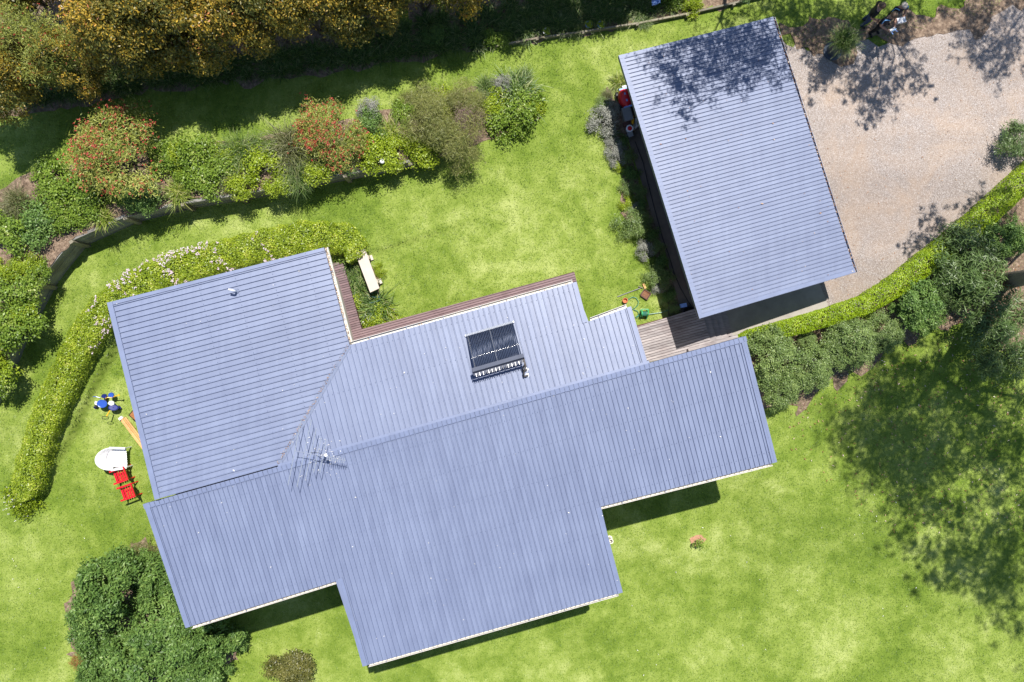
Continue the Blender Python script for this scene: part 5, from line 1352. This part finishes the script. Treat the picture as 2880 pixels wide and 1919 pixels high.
for y in (-1, 1):
    MB().beam((-.16, y * .38, .63), (.38, y * .33, .64), .07, .022).build('armrest', 'white_plastic', wc)
    MB().beam((.34, y * .32, .0), (.32, y * .33, .63), .05, .03, (0, 1, 0)).build('leg', 'white_plastic', wc)
    MB().beam((-.36, y * .27, .0), (-.28, y * .29, .45), .05, .03, (0, 1, 0)).build('leg', 'white_plastic', wc)
for k in range(6): MB().box((.31, (k - 2.5) * .08, .435), (.05, .03, .02)).build('seat_rib', 'white_plastic', wc)
ORG[wc] = Vector(g)

# play set: discs, yellow arms with black rings
g = gp(300, 1142); ps = empty('play_set', g, 'blue and yellow plastic play set with discs and ringed arms', 'toy')
z0 = g.z
def P_(px, py, h):
    return W(px, py, z0 + h)
def disc(name, px, py, h, r, mat, tilt=(0, 0), th=.025, sy=1.0):
    c = P_(px, py, h); mb = MB(); M = Matrix.Rotation(tilt[0], 3, 'X') @ Matrix.Rotation(tilt[1], 3, 'Y')
    n = 22; v = []
    for z, rr in ((-th / 2, r * .93), (-th / 2 + .006, r), (th / 2 - .006, r), (th / 2, r * .94), (th / 2 - .01, r * .80), (th / 2 - .012, .001)):
        for k in range(n):
            a = 2 * math.pi * k / n; v.append(c + M @ Vector((rr * math.cos(a), rr * sy * math.sin(a), z)))
    f = [(j * n + k, j * n + (k + 1) % n, (j + 1) * n + (k + 1) % n, (j + 1) * n + k) for j in range(5) for k in range(n)] + [tuple(range(n - 1, -1, -1))]
    return mb.poly(v, f).build(name, mat, ps, smooth=False)
disc('disc', 287, 1136, .42, .175, 'blue_plastic', (.1, .05), .03, .8); disc('disc', 319, 1147, .36, .17, 'navy_plastic', (-.25, .1), .05, .62); disc('disc', 313, 1112, .40, .095, 'blue_plastic', (.1, 0), .08)
disc('disc', 293, 1114, .25, .09, 'navy_plastic', (.3, .2), .10, .7); disc('disc', 271, 1134, .20, .075, 'white_plastic', (.5, -.4), .04)
disc('disc', 313, 1134, .40, .10, 'white_plastic', (.3, .1), .05, .8); disc('disc', 336, 1147, .16, .05, 'navy_plastic', (.2, .7), .04); disc('disc', 268, 1146, .12, .06, 'navy_plastic', (.9, .1), .03)
MB().tube([P_(262, 1116, .5), P_(270, 1116, .52), P_(281, 1119, .5), P_(283, 1122, .2)], .014, 6).build('handle', 'blue_plastic', ps)
MB().tube([P_(296, 1121, .35), P_(303, 1118, .45), P_(312, 1119, .42), P_(320, 1116, .40), P_(333, 1112, .50)], .018, 6).build('arm', 'yellow_plastic', ps)
disc('knob', 334, 1112, .52, .035, 'yellow_plastic', (0, 0), .03)
a0, a1 = P_(309, 1155, .42), P_(299, 1172, .52)
MB().tube([a0, a1], .020, 7).build('arm', 'yellow_plastic', ps)
rc_ = P_(296, 1175.5, .52)
MB().tube([rc_ + Vector((.115 * math.cos(t), .052 * math.sin(t), .03 * math.sin(t))) for t in np.linspace(0, 2 * math.pi, 20)[:-1]], .010, 5, closed=True).build('ring', 'black_rubber', ps)
for x, y in ((290, 1140), (318, 1146), (312, 1114), (296, 1120), (322, 1135)):
    MB().tube([P_(x, y, .0), P_(x, y, .38)], .02, 6).build('leg', 'navy_plastic', ps)
for x, y in ((272, 1143), (334, 1148), (300, 1124)):
    c = P_(x, y, .09); MB().tube([c + Vector((-.03, 0, 0)), c + Vector((.03, .01, 0))], .085, 12).build('wheel', 'black_rubber', ps)

# pine trestle and rust sheet leaning at the west wall
a, b_ = gp(346, 1176), gp(398, 1243)
tr = empty('timber_bundle', a, 'bundle of pale orange timber lengths with white ends against the west wall', 'timber')
d = (b_ - a).normalized(); sdv = Vector((-d.y, d.x, 0))
for k, (o, h) in enumerate(((-.07, .05), (-.015, .05), (.045, .06), (.10, .05), (.0, .11))):
    s0 = a + sdv * o + d * (.04 * (k % 2)); s1 = b_ + sdv * o + d * .3
    MB().beam(s0 + Vector((0, 0, h)), s1 + Vector((0, 0, h + .05)), .046, .05).build('length', 'pine', tr)
MB().beam(a + sdv * -.09 + Vector((0, 0, .10)) - d * .02, a + sdv * .05 + Vector((0, 0, .10)) - d * .02, .09, .10).build('end_block', 'white_plastic', tr)
q = [W(x, y, z) for x, y, z in ((363, 1168, .9), (376, 1152, .95), (402, 1180, 1.15), (388, 1190, 1.1))]
rsn = empty('rusty_sheet', q[0] - Vector((0, 0, .2)), 'rust brown framed sheet showing under the west roof edge', 'sheet')
MB().poly([p for p in q] + [p - Vector((0, 0, .02)) for p in q], [(0, 1, 2, 3), (7, 6, 5, 4), (0, 4, 5, 1), (1, 5, 6, 2), (2, 6, 7, 3), (3, 7, 4, 0)]).build('panel', 'rust', rsn)
mb = MB()
for x, y in zip(q, q[1:] + q[:1]): mb.beam(x + Vector((0, 0, .005)), y + Vector((0, 0, .005)), .022, .025)
mb.build('frame', 'black_rubber', rsn)
mb = MB(); 
for p in q: mb.beam(p, Vector((p.x, p.y, gz(p.x, p.y))), .03, .03, (0, 1, 0))
mb.build('legs', 'black_rubber', rsn)

# things by the garage deck: rusty tray, timber offcut, rod, pot, hose and reel
c = gp(1815, 829); ty = empty('rusty_tray', c, 'square rusty metal tray on the courtyard lawn', 'tray'); ang = math.radians(-33)
open_box(ty, c, .27, .24, .10, ang, 'rust_dark', .025)
for k in range(6):
    o = (k - 2.5) * .036; ca, sa = math.cos(ang), math.sin(ang)
    MB().box((c.x + o * ca, c.y + o * sa, c.z + .075), (.012, .20, .012), ang).build('grate_bar', 'rust', ty)
tag(MB().beam(gp(1808, 798) + Vector((0, 0, .05)), gp(1815, 812) + Vector((0, 0, .05)), .07, .05).build('timber_offcut', 'pine', org=gp(1811, 805)), 'short pale timber offcut above the rusty tray', 'timber')
tag(MB().beam(gp(1795, 806) + Vector((0, 0, .04)), gp(1808, 811) + Vector((0, 0, .06)), .03, .03).build('timber_stick', 'post_wood', org=gp(1800, 808)), 'thin pale stick beside the timber offcut', 'stick')
tag(MB().tube([gp(1736, 835) + Vector((0, 0, .03)), gp(1800, 811) + Vector((0, 0, .05))], .013, 6).build('metal_rod', 'grey_plastic', org=gp(1768, 823)), 'long thin grey rod lying on the courtyard lawn', 'rod')
c = gp(1757, 846); pt = empty('plant_pot', c, 'small empty terracotta pot on the courtyard lawn', 'pot')
MB().lathe(c, [(.055, 0), (.075, .12), (.088, .12), (.09, .155), (.072, .155), (.066, .06), (.001, .055)], 20).build('pot', 'terracotta', pt)
c = gp(1810, 883); hr = empty('hose_reel', c, 'green and white plastic hose reel on the courtyard lawn', 'hose reel')
for k in (-1, 1):
    x = c.x + k * .105
    mb = MB(); mb.beam((x, c.y - .16, c.z + .02), (x, c.y + .15, c.z + .02), .035, .04); mb.beam((x, c.y - .13, c.z), (x, c.y - .02, c.z + .36), .035, .03, (1, 0, 0)); mb.beam((x, c.y + .12, c.z), (x, c.y + .03, c.z + .36), .035, .03, (1, 0, 0)); mb.beam((x, c.y - .03, c.z + .36), (x, c.y + .14, c.z + .38), .03, .035)
    mb.build('side_frame', 'green_plastic', hr)
    MB().tube([(x - k * .022, c.y, c.z + .2), (x - k * .03, c.y, c.z + .2)], .13, 18).build('reel_flange', 'green_plastic', hr)
MB().tube([(c.x - .075, c.y, c.z + .2), (c.x + .075, c.y, c.z + .2)], .06, 14).build('drum', 'white_plastic', hr)
for k in range(5): MB().tube([(c.x - .055 + k * .027, c.y + .078 * math.cos(t), c.z + .2 + .078 * math.sin(t)) for t in np.linspace(0, 6.283, 15)[:-1]], .012, 5, closed=True).build('hose_coil', 'hose_green', hr)
MB().tube([(c.x - .10, c.y + .14, c.z + .38), (c.x + .10, c.y + .14, c.z + .38)], .014, 6).build('handle', 'green_plastic', hr)
hz = [(1757, 866), (1760, 856), (1768, 842), (1778, 836), (1788, 838), (1795, 848), (1794, 858), (1786, 866), (1778, 870), (1784, 872), (1793, 876), (1797, 886), (1790, 896), (1786, 893), (1794, 888), (1803, 886)]
tag(MB().tube([gp(x, y) + Vector((0, 0, .05)) for x, y in hz], .012, 5).build('garden_hose', 'hose_green', org=gp(1780, 866)), 'green garden hose looped on the lawn beside the reel', 'hose')
tag(MB().tube([gp(x, y) + Vector((0, 0, .05)) for x, y in ((1765, 844), (1760, 855), (1756, 868))], .010, 5).build('garden_hose', 'pale_blue', org=gp(1760, 855)), 'short pale hose end beside the terracotta pot', 'hose')
tag(MB().tube([gp(x, y) + Vector((0, 0, .06)) for x, y in ((1820, 885), (1840, 882), (1862, 879), (1880, 872))], .012, 5).build('garden_hose', 'hose_green', org=gp(1850, 882)), 'hose running from the reel into the garage bed', 'hose')
# along the garage wall
c = gp(1755, 284); tc = empty('ride_on_machine', c, 'dark red wheeled machine with pale blue ends beside the garage', 'machine'); ang = math.radians(-74)
mb = MB()
for k in range(9):
    t = k / 8 - .5; ww = .17 * math.sqrt(max(.05, 1 - (2 * t) ** 4)); hh = .42 + .12 * math.sin(k)
def hood(u, v):
    t = u - .5; ww = .19 * (1 - abs(2 * t) ** 3.5) + .02; a = math.pi * v
    x, y, z = t * .62, math.cos(a) * ww, .18 + .32 * math.sin(a) ** .6 * (1 - .35 * abs(2 * t) ** 2)
    return (c.x + x * math.cos(ang) - y * math.sin(ang), c.y + x * math.sin(ang) + y * math.cos(ang), c.z + z)
shell(hood, 14, 8, 'hood', 'red_paint', tc, .015)
for t, sgn in ((-.2, 1), (-.2, -1), (.2, 1), (.2, -1)):
    x, y = t, sgn * .2; p = Vector((c.x + x * math.cos(ang) - y * math.sin(ang), c.y + x * math.sin(ang) + y * math.cos(ang), c.z + .12)); ax_ = Vector((-math.sin(ang), math.cos(ang), 0)) * .04
    MB().tube([p - ax_, p + ax_], .12, 12).build('wheel', 'black_rubber', tc)
for t in (-.30, .30):
    MB().box((c.x + t * math.cos(ang), c.y + t * math.sin(ang), c.z + .38), (.05, .26, .08), ang).build('bumper', 'pale_blue', tc)
MB().box((c.x, c.y, c.z + .50), (.30, .05, .012), ang).build('trim_strip', 'pale_blue', tc)
c = gp(1760, 329); gb = empty('storage_box', c, 'grey lidded plastic storage box beside the garage', 'box')
MB().box((c.x, c.y, c.z + .20), (.26, .42, .40), .28).build('body', 'grey_plastic', gb); MB().box((c.x, c.y, c.z + .42), (.29, .45, .05), .28).build('lid', 'grey_plastic', gb)
c = gp(1762, 352); gb = empty('storage_box', c, 'low brown box below the grey storage box', 'box')
MB().box((c.x, c.y, c.z + .12), (.24, .12, .24), .28).build('body', 'rust_dark', gb); MB().box((c.x, c.y, c.z + .25), (.26, .14, .03), .28).build('lid', 'rust_dark', gb)
c = gp(1768, 367); bk = empty('bucket', c, 'white bucket with a red lid beside the garage', 'bucket')
MB().lathe(c, [(.10, 0), (.115, .26), (.125, .27), (.12, .29)], 18).build('body', 'white_plastic', bk); MB().lathe(c, [(.075, .29), (.07, .32), (.001, .325)], 18).build('lid', 'red_paint', bk)
c = gp(1770, 383); gb = empty('storage_box', c, 'small green grey tub below the bucket', 'box')
MB().lathe(c, [(.10, 0), (.12, .24), (.13, .25), (.10, .26), (.001, .24)], 4).build('body', 'planter_dark', gb); MB().box((c.x, c.y, c.z + .28), (.17, .17, .03), .28).build('lid', 'grey_plastic', gb)
c = gp(1777, 345); yb = empty('yellow_jug', c, 'yellow plastic jug between box and garage wall', 'jug')
MB().lathe(c, [(.05, 0), (.055, .25), (.03, .32), (.025, .36)], 12, 1, 2.2).build('body', 'yellow_plastic', yb); MB().tube([c + Vector((.0, .1, .25)), c + Vector((.02, .14, .34)), c + Vector((0, .05, .36))], .012, 5).build('handle', 'yellow_plastic', yb)
c = gp(1787, 355); ld = empty('step_ladder', c, 'small aluminium step ladder leaning at the garage wall', 'ladder')
for k in (-1, 1): MB().beam(c + Vector((-.10, .16 * k, 0)), c + Vector((.10, .12 * k + .05, 1.0)), .03, .05, (0, 1, 0)).build('rail', 'aluminium', ld)
for k in range(4): t = .15 + k * .23; MB().beam(c + Vector((-.10 + .2 * t, -.15, t)), c + Vector((-.10 + .2 * t, .17, t)), .05, .02).build('rung', 'aluminium', ld)
c = gp(1757, 250); rl = empty('rolled_mat', c, 'pale rolled mat end beside the garage wall', 'mat')
MB().tube([c + Vector((-.12, -.03, .3)), c + Vector((.2, .05, .3))], .04, 10).build('roll', 'white_plastic', rl); MB().tube([c + Vector((-.02, -.01, .0)), c + Vector((-.02, -.01, .28))], .03, 8).build('stand', 'grey_plastic', rl)
tag(MB().tube([gp(x, y) + Vector((0, 0, .07)) for x, y in ((1785, 400), (1808, 460), (1822, 520), (1843, 600), (1862, 670), (1880, 720), (1895, 770), (1912, 810), (1935, 850), (1952, 872))], .014, 5).build('black_hose', 'black_rubber', org=gp(1850, 640)), 'black hose lying along the garage path', 'hose')
c = gp(1919, 860); gb = empty('blue_box', c, 'pale blue grey box on the garage path', 'box')
MB().box((c.x, c.y, c.z + .1), (.20, .11, .2), .2).build('body', 'pale_blue', gb); MB().box((c.x, c.y, c.z + .215), (.22, .13, .03), .2).build('lid', 'pale_blue', gb)
c = gp(1934, 876); pt = empty('black_pot', c, 'wide black pot at the end of the garage path', 'pot')
MB().lathe(c, [(.12, 0), (.17, .20), (.19, .21), (.19, .24), (.16, .24), (.14, .08), (.001, .07)], 20).build('pot', 'black_rubber', pt)
# pots along the edging
for px, py, mat, lb in ((1536, 95, 'white_plastic', 'white rimmed pot on the edging among strappy plants'), (1654, 76, 'pale_blue', 'pale blue pot beside the tufted grass on the edging'), (1688, 76, 'pale_blue', 'pale blue pot right of its twin on the edging')):
    c = gp(px, py); pt = empty('plant_pot', c, lb, 'pot')
    MB().lathe(c, [(.07, 0), (.10, .22), (.115, .225), (.115, .25), (.095, .25), (.085, .18), (.001, .175)], 18).build('pot', mat, pt)
    me = KINDS['lime_a'][0]; link('foliage', me, None, pt, (0, 0, .2), 0, .13)
c = gp(1838, 22); cb = empty('blue_cloth', c, 'crumpled pale blue cloth in the top bed', 'cloth')
shell(lambda u, v: (c.x + (u - .5) * .28, c.y + (v - .5) * .2 + (u - .5) * .1, c.z + .55 + .05 * math.sin(u * 9 + v * 4) * math.cos(v * 7)), 8, 6, 'cloth', 'pale_blue', cb, .006)
MB().tube([c, c + Vector((0, 0, .53))], .02, 6).build('stake', 'post_wood', cb)
# garden lamp on the wall, drain riser, tall planter
c = on(1080, 461, THI); lp = empty('garden_lamp', c, 'small white garden lamp on the raised bed wall', 'lamp')
MB().tube([c, c + Vector((0, 0, .35))], .015, 8).build('stake', 'grey_plastic', lp); MB().lathe(c + Vector((0, 0, .35)), [(.04, 0), (.075, .03), (.075, .09), (.05, .12), (.001, .13)], 14).build('head', 'white_plastic', lp)
c = gp(1714, 1514); dr = empty('drain_riser', c, 'pale pipe riser standing beside the south wall corner', 'pipe')
MB().lathe(c, [(.06, 0), (.06, .45), (.085, .46), (.085, .52), (.06, .52), (.055, .3), (.001, .29)], 18).build('riser', 'gutter_cream', dr); MB().lathe(c, [(.10, .0), (.10, .05), (.062, .06)], 16).build('collar', 'gutter_cream', dr)
c = gp(2340, 146); pl_ = empty('tall_planter', c, 'tall dark tapered planter with grassy plant near the gravel edge', 'planter')
MB().lathe(c, [(.30, 0), (.31, .06), (.22, .10), (.20, .2), (.27, 1.0), (.31, 1.04), (.31, 1.10), (.26, 1.10), (.25, 1.02), (.001, 1.0)], 24).build('pot', 'planter_dark', pl_)
link('foliage', KINDS['tussock_green'][0], None, pl_, (0, 0, 1.0), 0, .55); link('flowers', KINDS['flat_yellow'][0], None, pl_, (.02, -.05, 1.02), 0, .22)['kind'] = 'stuff'

# ------------------------------------------------------------------ people
def person(px, py, rot, label, height, pants, shirt, hair, arms, holds=None, stripe=False, hat=None):
    g = gp(px, py); root = empty('person', g, label, 'person'); root.rotation_euler.z = rot
    g0 = ORG[root]; ORG[root] = Vector((0, 0, 0)); s = height / 1.75
    J_ = {'pel': (0, 0, .95, .15), 'waist': (0, .01, 1.10, .145), 'chest': (0, .0, 1.32, .165), 'neck': (0, -.01, 1.49, .065), 'chin': (0, -.04, 1.56, .07), 'head': (0, -.045, 1.64, .098), 'crown': (0, -.03, 1.71, .075), 'nose': (0, -.155, 1.61, .014)}
    for k, nm in ((-1, 'L'), (1, 'R')):
        J_['hip' + nm] = (k * .10, 0, .90, .105); J_['knee' + nm] = (k * .115, -.03, .50, .068); J_['ank' + nm] = (k * .12, .02, .10, .045); J_['heel' + nm] = (k * .12, .03, .045, .042); J_['toe' + nm] = (k * .13, -.16, .03, .034)
        J_['sho' + nm] = (k * .19, .01, 1.41, .075); el, wr, hd = arms[nm]
        J_['elb' + nm] = (*el, .048); J_['wri' + nm] = (*wr, .032); J_['palm' + nm] = (*hd, .038)
    E = [('pel', 'waist'), ('waist', 'chest'), ('chest', 'neck'), ('neck', 'chin'), ('chin', 'head'), ('head', 'crown'), ('head', 'nose')]
    for nm in 'LR': E += [('pel', 'hip' + nm), ('hip' + nm, 'knee' + nm), ('knee' + nm, 'ank' + nm), ('ank' + nm, 'heel' + nm), ('heel' + nm, 'toe' + nm), ('chest', 'sho' + nm), ('sho' + nm, 'elb' + nm), ('elb' + nm, 'wri' + nm), ('wri' + nm, 'palm' + nm)]
    names = list(J_); me = bpy.data.meshes.new('body_src')
    me.from_pydata([tuple(c_ * s for c_ in J_[n_][:3]) for n_ in names], [(names.index(a), names.index(b_)) for a, b_ in E], [])
    tmp = bpy.data.objects.new('body_src', me); col.objects.link(tmp)
    sk = tmp.modifiers.new('skin', 'SKIN'); sk.use_smooth_shade = True
    for i, n_ in enumerate(names):
        r = J_[n_][3] * s; fl = .78 if n_ in ('waist', 'chest', 'pel') else 1.0
        me.skin_vertices[0].data[i].radius = (r, r * fl)
    me.skin_vertices[0].data[0].use_root = True
    sb = tmp.modifiers.new('sub', 'SUBSURF'); sb.levels = 2; sb.render_levels = 2
    dg = bpy.context.evaluated_depsgraph_get(); ev = tmp.evaluated_get(dg); bm_ = bpy.data.meshes.new_from_object(ev)
    bpy.data.objects.remove(tmp)
    for k in (pants, shirt, 'skin', hair, 'cloth_black'): bm_.materials.append(MATS[k])
    # fingers rooted in each palm
    for pg in bm_.polygons:
        c = pg.center / s; x, y, z = c
        mi = 0 if z < .98 else 1
        if z < .11: mi = 4
        if z > 1.485: mi = 2
        if z > 1.60 and (y > -.075 or z > 1.70): mi = 3
        for nm in 'LR':
            el = Vector(arms[nm][0]); sh = Vector(J_['sho' + nm][:3]); hd = Vector(arms[nm][2]); 
            d_ = (el - sh); t = (Vector(c) - sh).dot(d_) / d_.length_squared
            if z > .7 and ((Vector(c) - el).length < .10 and t > .7 or (Vector(c) - (el + hd) / 2).length < (el - hd).length * .62 and (y < -.13 or abs(x) > .20)): mi = 2
        pg.material_index = mi
    body = link('body', bm_, None, root)
    mb = MB()
    for nm in 'LR':
        hd = Vector(arms[nm][2]) * s; wr = Vector(arms[nm][1]) * s; d_ = (hd - wr).normalized(); sdv = d_.cross(Vector((0, 0, 1))).normalized()
        for k, L_ in enumerate((.072, .082, .076, .06)):
            b0_ = hd + sdv * (k - 1.5) * .019 + d_ * .02; m_ = b0_ + d_ * L_ * .5 + Vector((0, 0, -.006)); e_ = m_ + d_ * L_ * .35 + Vector((0, 0, -.03))
            mb.tube([b0_, m_, e_], [.009, .0085, .007], 6)
        k = 1 if nm == 'L' else -1
        b0_ = hd - d_ * .01 + sdv * .03 * k; mb.tube([b0_, b0_ + d_ * .03 + sdv * .02 * k, b0_ + d_ * .055 + sdv * .015 * k], [.011, .010, .008], 6)
    mb.build('fingers', 'skin', root, smooth=True)
    # hair cap
    mb = MB(); n = 14; hc = Vector((0, -.028, 1.655)) * s; v = []; f = []
    for j in range(6):
        a = j / 5 * 1.45
        for k in range(n):
            b_ = 2 * math.pi * k / n; dr_ = Vector((math.sin(a) * math.sin(b_), math.sin(a) * math.cos(b_) * 1.12, math.cos(a)))
            if dr_.y < -.6 * math.sin(1.0) and a > 1.0: dr_ *= .9
            v.append(hc + dr_ * .112 * s)
    f = [(j * n + k, j * n + (k + 1) % n, (j + 1) * n + (k + 1) % n, (j + 1) * n + k) for j in range(5) for k in range(n)]
    mb.poly(v, f).build('hair', hat or hair, root, smooth=True)
    for k in (-1, 1): MB().lathe(Vector((k * .035, -.135, 1.635)) * s, [(.001, -.008), (.009, 0), (.001, .008)], 8).build('eye', 'black_rubber', root)
    if stripe:
        for k in (-1, 1): MB().tube([Vector((k * .10, -.10, 1.46)) * s, Vector((k * .15, -.06, 1.475)) * s, Vector((k * .225, -.015, 1.455)) * s, Vector((k * .262, -.03, 1.36)) * s, Vector((k * .27, -.05, 1.26)) * s], .014, 6).build('stripe', 'cloth_stripe', root)
    ORG[root] = g0
    return root, s
def place_rel(root, s): return lambda x, y, z: Vector((x * s, y * s, z * s))
armsA = {'L': ((-.27, -.05, 1.14), (-.14, -.27, 1.13), (-.085, -.33, 1.14)), 'R': ((.27, -.05, 1.14), (.14, -.27, 1.13), (.085, -.33, 1.14))}
A_, sA = person(2455, 91, math.radians(28), 'person in dark polo with pale blue shoulder stripes holding a blue controller', 1.78, 'cloth_black', 'cloth_navy', 'hair_brown', armsA, stripe=True)
g0 = ORG[A_]; ORG[A_] = Vector((0, 0, 0))
o_ = g0 + Matrix.Rotation(math.radians(28), 3, 'Z') @ Vector((0, -.37, 1.18)); rcn = empty('remote_controller', o_, 'pale blue and white remote controller held by the striped person', 'controller'); rcn.rotation_euler.z = math.radians(28)
ORG[rcn] = Vector((0, 0, 0)); MB().box((0, 0, 0), (.19, .11, .045)).build('body', 'white_plastic', rcn); MB().box((0, -.03, .055), (.15, .015, .09), 0).build('screen', 'cloth_stripe', rcn)
for k in (-1, 1): MB().tube([(k * .05, .0, .02), (k * .05, 0, .05)], .01, 8).build('stick', 'black_rubber', rcn); MB().beam((k * .07, -.05, .0), (k * .09, -.13, .06), .025, .01).build('antenna', 'pale_blue', rcn)
ORG[rcn] = Vector(o_); ORG[A_] = g0
armsB = {'L': ((-.25, -.08, 1.15), (-.13, -.28, 1.16), (-.10, -.34, 1.17)), 'R': ((.25, -.08, 1.15), (.13, -.28, 1.16), (.10, -.34, 1.17))}
B_, sB = person(2487, 62, math.radians(12), 'pale haired person in dark striped top holding a white box', 1.66, 'cloth_black', 'cloth_navy', 'hair_grey', armsB, stripe=True)
o_ = ORG[B_] + Matrix.Rotation(math.radians(12), 3, 'Z') @ Vector((0, -.36, 1.12)); bx = empty('white_box', o_ - Vector((0, 0, .06)), 'white box held by the pale haired person', 'box')
MB().box(o_, (.27, .16, .12), math.radians(12)).build('body', 'white_plastic', bx); MB().box(o_ + Vector((0, 0, .065)), (.28, .17, .012), math.radians(12)).build('lid', 'white_plastic', bx)
armsC = {'L': ((-.26, .04, 1.14), (-.20, -.14, 1.0), (-.19, -.21, .97)), 'R': ((.27, .03, 1.13), (.30, -.03, .88), (.30, -.05, .80))}
person(2424, 66, math.radians(70), 'person in black top and jeans half hidden by gum twigs', 1.74, 'cloth_jeans', 'cloth_black', 'hair_brown', armsC)
